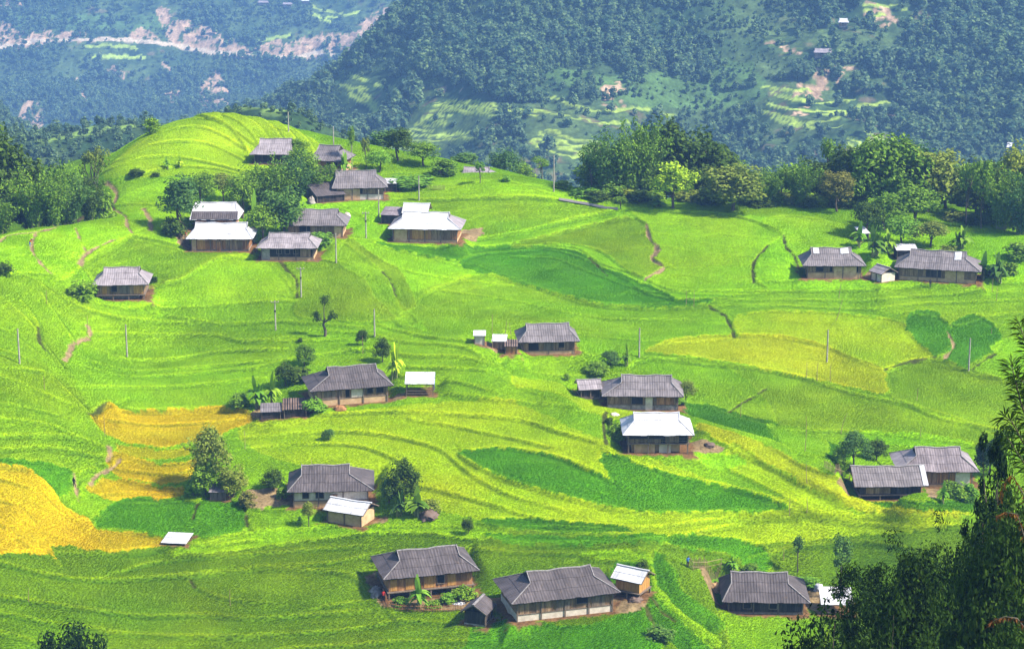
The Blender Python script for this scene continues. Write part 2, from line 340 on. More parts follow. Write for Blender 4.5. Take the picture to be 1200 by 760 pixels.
BANKS = [  # (height, line of the bank) - extra terrace edges inside the big slopes
 (.7,[(-60,300),(30,322),(62,342),(90,357),(115,366),(150,373),(220,378)]),
 (.7,[(-60,330),(0,350),(30,372),(55,405),(72,428)]), (.6,[(-60,365),(0,385),(15,392),(45,415),(70,430)]), (.5,[(-40,400),(20,416),(55,432)]),
 (.6,[(20,345),(45,378),(46,398),(54,412)]), (.6,[(50,345),(70,375),(86,398)]),
 (.8,[(-60,440),(0,440),(50,460),(82,474),(106,488)]), (.6,[(-60,470),(0,472),(40,480),(66,486)]), (.7,[(-60,488),(0,490),(60,500),(100,517)]),
 (.6,[(-60,512),(0,512),(80,511),(128,528)]), (.6,[(-60,526),(0,527),(60,523),(125,538)]), (.6,[(30,432),(60,440),(104,484)]),
 (.5,[(105,390),(180,391),(250,392),(285,401),(330,397)]), (.7,[(100,403),(120,411),(150,421),(200,421),(260,411),(320,408)]),
 (.6,[(110,425),(160,435),(230,431),(300,425)]), (.5,[(105,430),(150,441),(200,438),(300,431)]), (.6,[(110,453),(200,453),(300,443)]),
 (.7,[(130,470),(160,481),(250,480)]), (.5,[(200,372),(260,380),(330,376),(420,384)]),
 (.5,[(300,401),(400,397),(425,396)]), (.6,[(300,430),(340,421),(412,410)]), (.6,[(380,387),(420,390),(470,400),(540,406),(576,426),(598,438)]),
 (.5,[(440,380),(500,395),(560,402),(590,418)]), (.6,[(420,410),(442,409),(480,417),(540,418),(582,431)]), (.5,[(480,430),(560,433),(592,447),(630,462)]),
 (.6,[(505,460),(560,465),(600,470),(660,475),(712,483),(707,500),(712,520)]), (.4,[(515,478),(525,462),(545,464)]), (.5,[(470,440),(530,447),(570,458)]),
 (.6,[(300,500),(360,488),(400,485),(450,482),(520,485),(600,490),(650,504),(700,520),(708,528)]),
 (.6,[(285,512),(340,508),(420,506),(500,520),(530,536),(560,560),(600,580),(660,598)]), (.5,[(290,525),(340,520),(420,522),(480,545)]),
 (.5,[(480,490),(540,500),(590,512),(640,524)]), (.6,[(450,560),(520,575),(580,592),(620,606)]),
 (.6,[(60,646),(150,649),(210,641),(300,632)]), (.7,[(-60,655),(0,658),(50,672),(110,679),(170,676),(220,674),(232,672)]), (.6,[(150,668),(190,656),(300,648),(420,640)]),
 (.7,[(-60,698),(0,700),(60,708),(130,718),(180,722),(240,720),(300,724),(420,716)]), (.6,[(-60,715),(0,717),(60,730),(120,738)]), (.6,[(120,740),(200,745),(300,745)]),
 (.5,[(222,674),(230,686),(262,701),(310,707)]), (.5,[(232,672),(300,665),(380,661),(425,650)]), (.6,[(300,665),(400,670),(430,690)]),
 (.6,[(300,745),(400,738),(470,727),(560,735)]), (.5,[(380,712),(440,705),(460,722)]), (.6,[(-60,735),(20,745),(60,762)]), (.5,[(330,760),(450,752),(560,750)]),
 (.5,[(540,640),(620,645),(700,650)]), (.6,[(600,725),(690,716),(746,712)]), (.5,[(870,606),(950,602),(1050,607),(1140,616)]), (.5,[(880,655),(940,640),(1010,634),(1060,640)]),
 (.6,[(955,570),(1000,591),(1060,603),(1140,606)]), (.5,[(900,591),(960,603),(1040,612),(1100,614)]), (.6,[(640,618),(740,621),(860,606)]), (.6,[(600,640),(700,636),(780,632),(860,612)]),
 (.4,[(760,342),(880,342),(1000,340),(1110,333),(1360,325)]), (.4,[(790,351),(900,351),(1010,352),(1120,344),(1360,338)]), (.4,[(830,358),(900,357),(1010,362),(1095,355),(1360,345)]),
 (.5,[(1062,367),(1102,372),(1122,382),(1180,368),(1360,360)]), (.4,[(900,330),(1000,328),(1100,331),(1190,328)]),
 (.5,[(640,287),(680,292),(702,308),(745,322),(757,328)]), (.4,[(600,300),(650,303),(690,318),(740,336)]), (.4,[(520,340),(600,352),(700,372),(800,374)]), (.4,[(520,362),(600,375),(700,388)]),
 (.5,[(500,300),(560,312),(600,330)]), (.4,[(430,222),(440,240),(470,245)]), (.4,[(370,228),(400,240),(432,258),(452,285)]),
 (.5,[(-60,556),(0,560),(40,574),(70,600),(104,614)]), (.5,[(-60,580),(0,585),(24,596),(50,622),(90,640)]), (.5,[(-60,604),(0,612),(20,630),(44,646)]), (.5,[(130,490),(180,497),(240,494),(280,490)]), (.5,[(120,545),(160,552),(200,556),(235,546)]), (.4,[(104,580),(160,578),(218,579)]),
 # knoll contours
 (.6,[(125,200),(160,186),(200,183),(240,190),(280,200),(300,206)]), (.6,[(132,192),(170,172),(210,165),(250,170),(290,190),(300,200)]),
 (.6,[(145,182),(190,155),(230,148),(262,158),(290,175)]), (.6,[(170,162),(215,141),(255,140),(285,160),(302,172)]),
 (.7,[(236,136),(262,144),(280,160),(290,175)]), (.7,[(252,134),(278,142),(296,158),(306,176)]), (.7,[(268,133),(296,142),(312,158),(320,176)]), (.7,[(284,134),(312,143),(328,158),(336,178)]),
 (.7,[(300,138),(328,146),(346,162),(354,182)]), (.7,[(318,142),(346,152),(364,168),(372,186)]), (.7,[(338,148),(366,162),(382,176),(392,190)]),
 (.5,[(150,208),(200,196),(250,196),(300,208)]),
]
PATHS = [  # trodden earth along banks: (width m, colour, line)
 (.75,'s',[(0,283),(10,276),(45,271),(80,262),(97,255),(116,248),(130,242),(136,233),(137,226),(131,218),(125,213)]),
 (.55,'s',[(42,272),(37,290),(45,305),(52,313),(60,320)]), (.35,'s',[(86,262),(94,280),(101,297)]), (.9,'s',[(104,296),(97,303),(94,312)]), (.35,'s',[(101,298),(116,290),(136,282)]),
 (.5,'s',[(130,242),(147,254),(149,264),(155,274)]), (.9,'s',[(168,243),(175,256),(177,270)]),
 (.5,'s',[(757,261),(762,280),(770,290),(764,302),(778,313),(769,320),(756,328)]), (.8,'s',[(770,288),(772,293),(766,300)]),
 (.7,'s',[(103,382),(105,393),(90,400),(84,406),(80,414),(75,420)]), (.55,'s',[(140,538),(132,547),(118,553),(105,568)]), (.6,'s',[(128,526),(130,534),(126,540)]),
 (.45,'s',[(87,556),(88,570),(92,585)]), (.5,'s',[(1107,420),(1117,405),(1110,388)]),
 (.5,'E',[(327,305),(335,315),(347,328),(348,349)]), (.4,'E',[(448,318),(458,330),(465,350)]), (.5,'E',[(830,357),(850,370),(860,393)]), (.5,'E',[(883,330),(884,306),(900,287)]),
 (.5,'E',[(918,276),(922,290),(936,304)]), (.5,'E',[(1037,434),(1066,424),(1096,419)]), (.5,'E',[(1140,432),(1150,424),(1166,414)]), (.6,'E',[(105,487),(126,472)]),
 (.5,'E',[(232,590),(226,607)]), (.5,'E',[(286,592),(290,617)]), (.4,'E',[(852,482),(880,466),(898,455)]), (.5,'E',[(712,482),(707,497),(711,522)]), (.4,'E',[(690,302),(705,315),(712,322)]),
 (.5,'E',[(45,383),(46,400),(53,412)]), (.5,'E',[(222,676),(228,686)]), (.6,'E',[(756,660),(760,700),(790,728)]), (.7,'E',[(757,714),(770,738)]),
]
YARDS = [  # bare earth round the houses
 [(812,512),(830,516),(850,527),(845,531),(815,533),(790,534),(765,533),(770,525)], [(545,705),(560,703),(556,714),(545,716)], [(712,700),(742,695),(757,712),(745,716),(715,712)],
 [(430,668),(438,664),(448,690),(456,712),(446,712),(434,690)], [(300,478),(360,470),(370,482),(330,492),(300,492)], [(456,462),(474,460),(474,468),(456,468)], [(290,575),(338,572),(338,592),(292,594)],
 [(430,605),(452,602),(455,612),(430,614)], [(535,272),(566,268),(568,276),(545,285)], [(205,262),(218,262),(222,285),(208,285)], [(820,665),(850,662),(852,690),(835,690)], [(942,690),(965,690),(975,712),(945,716)],
 [(985,558),(1000,556),(1002,578),(985,570)], [(1085,566),(1100,566),(1098,584),(1086,583)], [(775,470),(800,468),(805,474),(780,479)], [(310,250),(340,246),(345,256),(320,262)], [(1012,318),(1050,316),(1050,328),(1015,328)], [(460,678),(555,690),(552,712),(455,714)], [(555,400),(600,398),(608,412),(575,414)],
]
DZ = np.zeros_like(ZB); COLF = np.zeros(ZB.shape+(3,)); KEEP = np.ones(ZB.shape, np.float32)   # KEEP: rice grows here
LIP = np.zeros_like(ZB); RIS = np.zeros_like(ZB)
GYg, GXg = np.gradient(ZB, GDY, GDX)

def inside(poly, x, y):
    c = np.zeros(x.shape, bool); n = len(poly)
    for i in range(n):
        x1, y1 = poly[i]; x2, y2 = poly[(i+1) % n]
        if y1 == y2: continue
        m = ((y1 > y) != (y2 > y)) & (x < (x2-x1)*(y-y1)/(y2-y1)+x1)
        c ^= m
    return c
def win(x0, x1, y0, y1):
    i0 = max(0, int((x0-GX0)/GDX)); i1 = min(NX, int((x1-GX0)/GDX)+2); j0 = max(0, int((y0-GY0)/GDY)); j1 = min(NY, int((y1-GY0)/GDY)+2)
    return slice(j0, j1), slice(i0, i1)

def bank(P, h, lipw=0.75, reach=6.0):
    """raise the uphill side of the line and drop the downhill side"""
    sl = win(P[:, 0].min()-reach, P[:, 0].max()+reach, P[:, 1].min()-reach, P[:, 1].max()+reach)
    x = XX[sl]; y = YY[sl]
    if x.size == 0: return
    best = np.full(x.shape, 1e9); sgn = np.zeros(x.shape); hh = np.zeros(x.shape)
    ox, oy = x[0, 0], y[0, 0]
    for a, b in zip(P[:-1, :2], P[1:, :2]):
        d = b-a; L = np.hypot(*d)
        if L < 1e-3 or L > 25: continue
        i0 = max(0, int((min(a[0], b[0])-reach-ox)/GDX)); i1 = int((max(a[0], b[0])+reach-ox)/GDX)+2
        j0 = max(0, int((min(a[1], b[1])-reach-oy)/GDY)); j1 = int((max(a[1], b[1])+reach-oy)/GDY)+2
        if i1 <= 0 or j1 <= 0: continue
        s = (slice(j0, j1), slice(i0, i1)); xs = x[s]-a[0]; ys = y[s]-a[1]
        if xs.size == 0: continue
        t = np.clip((xs*d[0]+ys*d[1])/L**2, 0, 1)
        dist = np.hypot(xs-t*d[0], ys-t*d[1])
        nx, ny = -d[1]/L, d[0]/L
        mx, my = (a+b)/2
        gxv = float(blerp(GXg, mx, my)); gyv = float(blerp(GYg, mx, my)); gl = math.hypot(gxv, gyv)+1e-6
        al = (nx*gxv+ny*gyv)/gl
        side = np.sign((xs*nx+ys*ny))*(1 if al >= 0 else -1)
        m = dist < best[s]
        best[s] = np.where(m, dist, best[s]); sgn[s] = np.where(m, side, sgn[s]); hh[s] = np.where(m, h*(0.25+0.75*abs(al)), hh[s])
    ok = best < reach; sd_ = best*sgn
    up = np.clip(1-sd_/reach, 0, 1)*0.5; dn = -np.clip(1+sd_/reach, 0, 1)*0.5
    w = sstep(-0.55, 0.0, sd_)
    DZ[sl] += np.where(ok, 0.72*hh*(up*w+dn*(1-w)), 0)
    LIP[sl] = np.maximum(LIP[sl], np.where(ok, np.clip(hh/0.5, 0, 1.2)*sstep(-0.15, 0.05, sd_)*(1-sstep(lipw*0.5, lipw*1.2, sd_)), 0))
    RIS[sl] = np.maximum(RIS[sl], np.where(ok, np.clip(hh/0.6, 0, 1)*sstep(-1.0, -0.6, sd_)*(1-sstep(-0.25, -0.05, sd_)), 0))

# every outline is taken to the hill in one go
items = []
for code, h, pts in FIELDS: items.append(('f', code, h, catmull(pts, True)))
for h, pts in BANKS: items.append(('b', None, h, catmull(pts, False)))
for w, c, pts in PATHS: items.append(('p', c, w, catmull(pts, False, 4)))
for pts in YARDS: items.append(('y', 's', 0, catmull(pts, True, 5)))
allpx = np.vstack([it[3] for it in items]); allw = cast(ZB, allpx[:, 0], allpx[:, 1])
wx, wy = XX+fbm(XX/1.3, YY/1.3, 5, 2)*0.7, YY+fbm(XX/1.3, YY/1.3, 6, 2)*0.7
COLF[:] = PAL['g']
k = 0; polys = []
for typ, c, h, pl in items:
    P = allw[k:k+len(pl)]; k += len(pl); polys.append((typ, c, h, P))
for typ, c, h, P in polys:
    if typ != 'f': continue
    sl = win(P[:, 0].min(), P[:, 0].max(), P[:, 1].min(), P[:, 1].max())
    if XX[sl].size == 0: continue
    m = inside(P[:, :2], wx[sl], wy[sl]); COLF[sl][m] = PAL[c]
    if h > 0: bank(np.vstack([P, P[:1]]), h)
for typ, c, h, P in polys:
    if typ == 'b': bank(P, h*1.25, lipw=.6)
# lesser steps that follow the contours
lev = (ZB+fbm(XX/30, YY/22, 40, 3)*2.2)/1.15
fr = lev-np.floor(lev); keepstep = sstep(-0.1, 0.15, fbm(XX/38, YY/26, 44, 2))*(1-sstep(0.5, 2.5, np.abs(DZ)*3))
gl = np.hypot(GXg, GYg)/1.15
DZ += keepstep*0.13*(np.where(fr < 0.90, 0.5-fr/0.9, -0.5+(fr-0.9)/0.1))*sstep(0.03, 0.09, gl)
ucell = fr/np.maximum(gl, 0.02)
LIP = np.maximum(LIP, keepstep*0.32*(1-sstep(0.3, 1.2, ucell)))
GOLD = (COLF[..., 0] == 224)
COLF = lin(COLF)
gm_ = np.where(GOLD, np.clip(.12+.9*fbm(XX/8, YY/6, 58, 3), 0, .65), 0)[..., None]; COLF = COLF*(1-gm_)+lin((186,214,14))*gm_
big = fbm(XX/17, YY/13, 60, 3); med = fbm(XX/2.2, YY/2.2, 61, 3)
COLF *= (1+0.16*big+0.10*med)[..., None]
COLF[..., 0] *= (1+0.16*fbm(XX/11, YY/9, 63, 3))
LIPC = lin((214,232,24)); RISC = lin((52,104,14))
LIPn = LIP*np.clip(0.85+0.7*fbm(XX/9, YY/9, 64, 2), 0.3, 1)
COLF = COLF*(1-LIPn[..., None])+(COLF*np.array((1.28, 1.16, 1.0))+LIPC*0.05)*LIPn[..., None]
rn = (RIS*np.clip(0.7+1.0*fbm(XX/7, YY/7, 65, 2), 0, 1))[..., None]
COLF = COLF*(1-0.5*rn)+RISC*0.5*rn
SOIL = lin((178,152,110)); EDG = lin((84,92,36))
for typ, c, h, P in polys:
    if typ == 'p':
        sl = win(P[:, 0].min()-3, P[:, 0].max()+3, P[:, 1].min()-3, P[:, 1].max()+3)
        x, y = XX[sl], YY[sl]
        if x.size == 0: continue
        best = np.full(x.shape, 9.0)
        for a, b in zip(P[:-1, :2], P[1:, :2]):
            d = b-a; L2 = d@d
            if L2 < 1e-5 or L2 > 600: continue
            t = np.clip(((x-a[0])*d[0]+(y-a[1])*d[1])/L2, 0, 1)
            best = np.minimum(best, np.hypot(x-a[0]-t*d[0], y-a[1]-t*d[1]))
        w = (1-sstep(h*0.36, h*0.85, best+0.5*fbm(x/1.5, y/1.5, 70, 2)))[..., None]
        COLF[sl] = COLF[sl]*(1-w)+w*(SOIL if c == 's' else EDG)*(1+0.5*fbm(x, y, 71, 2))[..., None]
        KEEP[sl] *= 1-w[..., 0]; DZ[sl] -= 0.22*w[..., 0]
    elif typ == 'y':
        sl = win(P[:, 0].min(), P[:, 0].max(), P[:, 1].min(), P[:, 1].max())
        if XX[sl].size == 0: continue
        m = inside(P[:, :2], wx[sl], wy[sl])
        COLF[sl][m] = SOIL*(1+0.5*fbm(XX[sl][m]/1.2, YY[sl][m]/1.2, 72, 3))[:, None]; KEEP[sl][m] = 0
ZF = ZB+DZ                    # final hill surface (house pads are cut into it below)
DIRT = lin((150,112,74))
def pad(cx_, cy_, rz, L, W, z, soil=0.8):
    r = max(L, W)*0.5+6
    sl = win(cx_-r, cx_+r, cy_-r, cy_+r); x = XX[sl]-cx_; y = YY[sl]-cy_
    if x.size == 0: return
    lx = x*math.cos(rz)+y*math.sin(rz); ly = -x*math.sin(rz)+y*math.cos(rz)
    d = np.maximum(np.abs(lx)-L/2, np.abs(ly)-W/2)
    w = 1-sstep(0.3, 3.2, d); ZF[sl] = ZF[sl]*(1-w)+z*w
    ws = (1-sstep(soil-0.3, soil+0.5, d+fbm(XX[sl], YY[sl], 73, 2)*1.2))
    COLF[sl] = COLF[sl]*(1-ws[..., None])+ws[..., None]*DIRT*(1+0.6*fbm(XX[sl]/1.1, YY[sl]/1.1, 74, 3))[..., None]
    KEEP[sl] *= 1-ws
# ---------------------------------------------------------------- building materials
def mat_roof(name, c1, c2, streak, rib=0.12):
    s = NT(name); a = s.n("ShaderNodeAttribute", attribute_name="uu"); b = s.n("ShaderNodeAttribute", attribute_name="vv")
    info = s.n("ShaderNodeObjectInfo"); g = s.n("ShaderNodeNewGeometry")
    vec = s.n("ShaderNodeCombineXYZ"); s.l(a.outputs["Fac"], vec.inputs[0]); s.l(b.outputs["Fac"], vec.inputs[1]); s.l(info.outputs["Random"], vec.inputs[2])
    st = s.n("ShaderNodeVectorMath", operation='MULTIPLY'); st.inputs[1].default_value = (4.5, 0.5, 90); s.l(vec.outputs[0], st.inputs[0])
    n1 = s.noise(st.outputs[0], 1.0, 4, 0.65)
    st2 = s.n("ShaderNodeVectorMath", operation='MULTIPLY'); st2.inputs[1].default_value = (0.55, 0.5, 50); s.l(vec.outputs[0], st2.inputs[0])
    n2 = s.noise(st2.outputs[0], 1.0, 3)
    col = s.mix('MIX', s.ramp(n1, [(0.34, 0.0), (0.68, 1.0)]), c1, c2)
    col = s.mix('MULTIPLY', 1.0, col, s.ramp(g.outputs["Random Per Island"], [(0, 1-streak), (1, 1.0)]))
    col = s.mix('MULTIPLY', 0.8, col, s.ramp(n2, [(0.3, 0.62), (0.62, 1.0)]))
    n3 = s.noise(st2.outputs[0], 2.3, 5, .7); col = s.mix('MIX', s.ramp(n3, [(.60, 0.0), (.74, .55 if c1[0] < .4 else .22)]), col, (.13, .085, .05) if c1[0] < .4 else (.36, .28, .22))
    s.l(col, s.b.inputs["Base Color"])
    m = s.n("ShaderNodeMath", operation='MULTIPLY'); m.inputs[1].default_value = 6.2832/0.42; s.l(a.outputs["Fac"], m.inputs[0])
    w = s.n("ShaderNodeMath", operation='SINE'); s.l(m.outputs[0], w.inputs[0])
    bp = s.n("ShaderNodeBump"); bp.inputs["Strength"].default_value = 1.0; bp.inputs["Distance"].default_value = rib; s.l(w.outputs[0], bp.inputs["Height"]); s.l(bp.outputs[0], s.b.inputs["Normal"])
    s.b.inputs["Roughness"].default_value = 0.7
    return s.m
def mat_wood(name, c1, c2, spread=0.55, scale=(6, 6, .6)):
    s = NT(name); tc = s.n("ShaderNodeTexCoord"); g = s.n("ShaderNodeNewGeometry")
    st = s.n("ShaderNodeVectorMath", operation='MULTIPLY'); st.inputs[1].default_value = scale; s.l(tc.outputs["Object"], st.inputs[0])
    n = s.noise(st.outputs[0], 1.5, 4)
    col = s.mix('MIX', s.ramp(n, [(0.32, 0), (0.68, 1)]), c1, c2)
    col = s.mix('MULTIPLY', 1.0, col, s.ramp(g.outputs["Random Per Island"], [(0, 1-spread), (1, 1.0)]))
    s.l(col, s.b.inputs["Base Color"]); return s.m
def mat_plain(name, c1, c2, scale=1.2, rough=0.85):
    s = NT(name); tc = s.n("ShaderNodeTexCoord"); n = s.noise(tc.outputs["Object"], scale, 5, 0.6)
    s.l(s.mix('MIX', s.ramp(n, [(0.35, 0), (0.66, 1)]), c1, c2), s.b.inputs["Base Color"]); s.b.inputs["Roughness"].default_value = rough
    return s.m
M = {}
M['dark'] = mat_roof("roof_weathered_dark", (.062, .052, .053), (.120, .100, .102), .22, .018)
M['grey'] = mat_roof("roof_weathered_grey", (.125, .108, .110), (.21, .182, .186), .2, .018)
M['lilac'] = mat_roof("roof_pale_grey", (.20, .17, .178), (.34, .295, .305), .18, .014)
M['pink'] = mat_roof("roof_pinkish_shingle", (.14, .115, .12), (.27, .225, .235), .3, .015)
M['white'] = mat_roof("roof_white_sheet", (.42, .41, .43), (.62, .61, .63), .12, .006)
M['thatch'] = mat_roof("roof_brown_thatch", (.10, .07, .055), (.22, .15, .12), .4)
M['board'] = mat_wood("weathered_boards", (.17, .10, .058), (.40, .26, .15))
M['red'] = mat_wood("red_brown_boards", (.25, .105, .042), (.50, .25, .11))
M['orange'] = mat_wood("woven_bamboo", (.34, .16, .04), (.52, .28, .09), .3)
M['grim'] = mat_wood("dark_boards", (.028, .022, .02), (.085, .066, .056))
M['post'] = mat_wood("timber_posts", (.11, .08, .06), (.26, .20, .15))
M['mud'] = mat_plain("mud_wall", (.36, .23, .115), (.52, .36, .20))
M['lime'] = mat_plain("pale_plaster", (.42, .36, .29), (.60, .53, .44))
M['hole'] = mat_plain("dark_interior", (.012, .010, .009), (.022, .018, .016))
M['cap'] = mat_plain("ridge_cap", (.13, .115, .115), (.27, .245, .235), 2)
M['blue'] = mat_plain("blue_tarpaulin", (.03, .06, .45), (.05, .10, .60), 2, .45)
M['stone'] = mat_plain("rubble_stone", (.16, .14, .12), (.34, .30, .26), 1.5)
M['concrete'] = mat_plain("weathered_concrete", (.20, .18, .155), (.36, .33, .28), 2)
M['straw'] = mat_plain("straw", (.26, .15, .07), (.46, .30, .15), 3)
M['bamboo'] = mat_wood("dry_bamboo", (.22, .15, .08), (.42, .31, .18))

class MB:
    def __init__(s): s.v = []; s.f = []; s.a = []
    def hexa(s, c, at=None):
        k = len(s.v); s.v += [tuple(p) for p in c]; s.a += at or [(0, 0)]*8
        s.f += [tuple(k+i for i in q) for q in ((0,3,2,1),(4,5,6,7),(0,1,5,4),(1,2,6,5),(2,3,7,6),(3,0,4,7))]
    def box(s, x0, x1, y0, y1, z0, z1):
        s.hexa([(x0,y0,z0),(x1,y0,z0),(x1,y1,z0),(x0,y1,z0),(x0,y0,z1),(x1,y0,z1),(x1,y1,z1),(x0,y1,z1)])
    def sheet(s, q, th, at):
        q = [Vector(p) for p in q]; n = (q[1]-q[0]).cross(q[3]-q[0])
        if n.length < 1e-6: n = (q[2]-q[1]).cross(q[3]-q[2])
        n.normalize(); n = n if n.z > 0 else -n
        s.hexa([p for p in q]+[p+n*th for p in q], at+at)
    def bar(s, p, q, w, h=None):
        p = Vector(p); q = Vector(q); d = (q-p).normalized(); h = h or w
        r = d.cross(Vector((0, 0, 1)));  r = Vector((1, 0, 0)) if r.length < 1e-3 else r.normalized()
        u = r.cross(d); r = r*w/2; u = u*h/2
        s.hexa([p-r-u, p+r-u, p+r+u, p-r+u, q-r-u, q+r-u, q+r+u, q-r+u])
    def boards(s, x0, x1, z0, z1, y, rng, w=.24, axis='x', th=.04, top=None):
        x = x0
        while x < x1-.02:
            e = min(x1, x+w*rng.uniform(.8, 1.2)); a, b, j = x+.006, e-.006, rng.uniform(0, .02)
            z = z1 if top is None else (top(a), top(b)); za, zb = z if isinstance(z, tuple) else (z, z)
            if axis == 'x': s.hexa([(a,y-j,z0),(b,y-j,z0),(b,y+th,z0),(a,y+th,z0),(a,y-j,za),(b,y-j,zb),(b,y+th,zb),(a,y+th,za)])
            else: s.hexa([(y-th,a,z0),(y+j,a,z0),(y+j,b,z0),(y-th,b,z0),(y-th,a,za),(y+j,a,za),(y+j,b,zb),(y-th,b,zb)])
            x = e
    def make(s, name, mat, parent=None):
        me = bpy.data.meshes.new(name); me.from_pydata(s.v, [], s.f)
        bm = bmesh.new(); bm.from_mesh(me); bmesh.ops.recalc_face_normals(bm, faces=bm.faces[:]); bm.to_mesh(me); bm.free()
        for i, n in enumerate(("uu", "vv")):
            a = me.attributes.new(n, 'FLOAT', 'POINT'); a.data.foreach_set("value", np.array([t[i] for t in s.a], np.float32))
        return link(name, me, mat, parent)

def slope_sheets(mb, S, ubreak, T, length, rng, rows=3, w=.95, th=.035, flip=False):
    """overlapping roofing sheets on the surface S(u, t); T(u) = top of the slope at u"""
    us = [ubreak[0]]
    for e in ubreak[1:]:
        n = max(1, round((e-us[-1])/w)); s0 = us[-1]
        us += [s0+(e-s0)*(i+1)/n for i in range(n)]
    for r in range(rows):
        for a, b in zip(us[:-1], us[1:]):
            t0 = r/rows; t1 = (r+1)/rows+.02; Ta, Tb = T(a+1e-4), T(b-1e-4)
            if max(Ta, Tb) <= t0: continue
            ta, tb = min(t1, Ta), min(t1, Tb); dj = rng.uniform(0, .022) if r == 0 else 0
            lo_a, lo_b = min(t0-dj, Ta), min(t0-dj, Tb)
            lift = rng.uniform(.0, .012)
            up = Vector((0, 0, 1))
            p = [Vector(S(a-.02, lo_a))+up*(.05+lift), Vector(S(b+.02, lo_b))+up*(.05+lift+rng.uniform(-.004, .004)), Vector(S(b+.02, tb))+up*lift*.3, Vector(S(a-.02, ta))+up*lift*.3]
            at = [(a, lo_a*length), (b, lo_b*length), (b, tb*length), (a, ta*length)]
            mb.sheet(p, th, at)

def roof(parent, rng, L, W, he, rise, hl, hr, g, mat, capmat, rows=3, hipmat=None, patches=(), cap=.16, gmat='board', patchm='white'):
    a, b = L/2, W/2; xl, xr = -a+hl, a-hr
    def T(x):
        if hl > .05 and x < xl: return g*(x+a)/hl
        if hr > .05 and x > xr: return g*(a-x)/hr
        return 1.0
    sl = math.hypot(b, rise); mb = MB()
    br = sorted({round(-a, 4), round(xl, 4), round(xr, 4), round(a, 4)})
    sag = lambda x, t: (.16*t+.05)*min(1, L/13)**1.5*(1-(2*x/L)**2)*(1+.5*math.sin(x*1.3+L)); F = lambda x, t: (x, -b+b*t, he+rise*t-sag(x, t)); B = lambda x, t: (x, b-b*t, he+rise*t-sag(x, t))
    slope_sheets(mb, F, br, T, sl, rng, rows); slope_sheets(mb, B, br, T, sl, rng, rows)
    ro = mb.make("roof", mat, parent)
    yg, zg = b*(1-g), he+rise*g
    cp = MB(); top = he+rise+.05
    xs_ = [xl-.1+(xr-xl+.2)*i/6 for i in range(7)]
    for p_, q_ in zip(xs_[:-1], xs_[1:]): cp.bar((p_, 0, top+.02-sag(p_, 1)), (q_, 0, top+.02-sag(q_, 1)), .34, .12)
    for s_, h, xe, x0 in ((-1, hl, xl, -a), (1, hr, xr, a)):
        if h > .05:
            hb = MB(); hb_len = math.hypot(h, rise*g)
            H = lambda y, t, x0=x0, xe=xe: (x0+(xe-x0)*t, y, he+rise*g*t)
            slope_sheets(hb, H, [-b, -yg, yg, b], lambda y: 1.0 if abs(y) <= yg else (b-abs(y))/(b-yg), hb_len, rng, max(1, rows-1))
            hb.make("roof_hip", hipmat or mat, parent)
            for q in (-1, 1):
                cp.bar((x0, q*b, he+.09), (xe, q*yg, zg+.10), cap, .06)
                cp.bar((xe, q*yg, zg+.10), (xe, 0, top), cap*.8, .06)
            gb = MB(); gb.boards(-yg*.97, yg*.97, zg-.25, 0, xe-s_*.12, rng, .3, 'y', top=lambda y: max(zg-.2, he+rise-(abs(y)/b)*rise-.05)); gb.make("gable", M['grim'], parent)
        else:
            gb = MB(); xx = xe-s_*.75
            gb.boards(-b+.5, b-.5, he-.1, 0, xx, rng, .3, 'y', top=lambda y: he+rise*(1-abs(y)/b)-.1); gb.make("gable", M[gmat], parent)
            vb = MB()
            for q in (-1, 1): vb.bar((xe, q*b, he+.02), (xe, 0, he+rise-.01), .06, .16)
            vb.make("verge_board", M['post'], parent)
    cp.make("ridge_cap", capmat, parent)
    if patches:
        pm = MB()
        for x0, x1, t0, t1 in patches:
            q = [Vector(F(x, t))+Vector((0, -.05, .13)) for x, t in ((x0*a, t0), (x1*a, t0), (x1*a, t1), (x0*a, t1))]
            pm.sheet(q, .03, [(x0*a, 0), (x1*a, 0), (x1*a, 2), (x0*a, 2)])
        pm.make("roof_sheet", M[patchm], ro)
    for q in (-1, 1):
        eb = MB(); eb.bar((-a+.1, q*(b-.12), he-.05), (a-.1, q*(b-.12), he-.05), .1, .16); eb.make("eave_beam", M['grim'], parent)
    for h_, s_ in ((hl, -1), (hr, 1)):
        if h_ > .05: eb = MB(); eb.bar((s_*(a-.12), -b+.2, he-.05), (s_*(a-.12), b-.2, he-.05), .1, .16); eb.make("eave_beam", M['grim'], parent)

def window(parent, x0, x1, z0, z1, y, shut=None):
    f = MB(); t = .09
    f.box(x0-t, x1+t, y-.10, y, z1, z1+t); f.box(x0-t, x1+t, y-.12, y, z0-t, z0); f.box(x0-t, x0, y-.10, y, z0, z1); f.box(x1, x1+t, y-.10, y, z0, z1)
    wo = f.make("window", M['post'], parent)
    p = MB(); p.box(x0, x1, y-.055, y-.005, z0, z1); p.make("opening", M['hole'], wo)
    if shut:
        s_ = MB(); s_.boards(x0-(x1-x0)*.52, x0-t, z0, z1, y-.10, random.Random(int(x0*97)), .2); s_.make("shutter", M[shut], wo)
def door(parent, x0, x1, z0, z1, y, m='red'):
    f = MB(); t = .1
    f.box(x0-t, x0, y-.11, y, z0, z1+t); f.box(x1, x1+t, y-.11, y, z0, z1+t); f.box(x0, x1, y-.11, y, z1, z1+t)
    fo = f.make("door_frame", M['post'], parent)
    d = MB(); d.boards(x0+.01, x1-.01, z0+.02, z1-.01, y-.07, random.Random(int(x0*31)), .25, th=.05); d.make("door", M[m], fo)

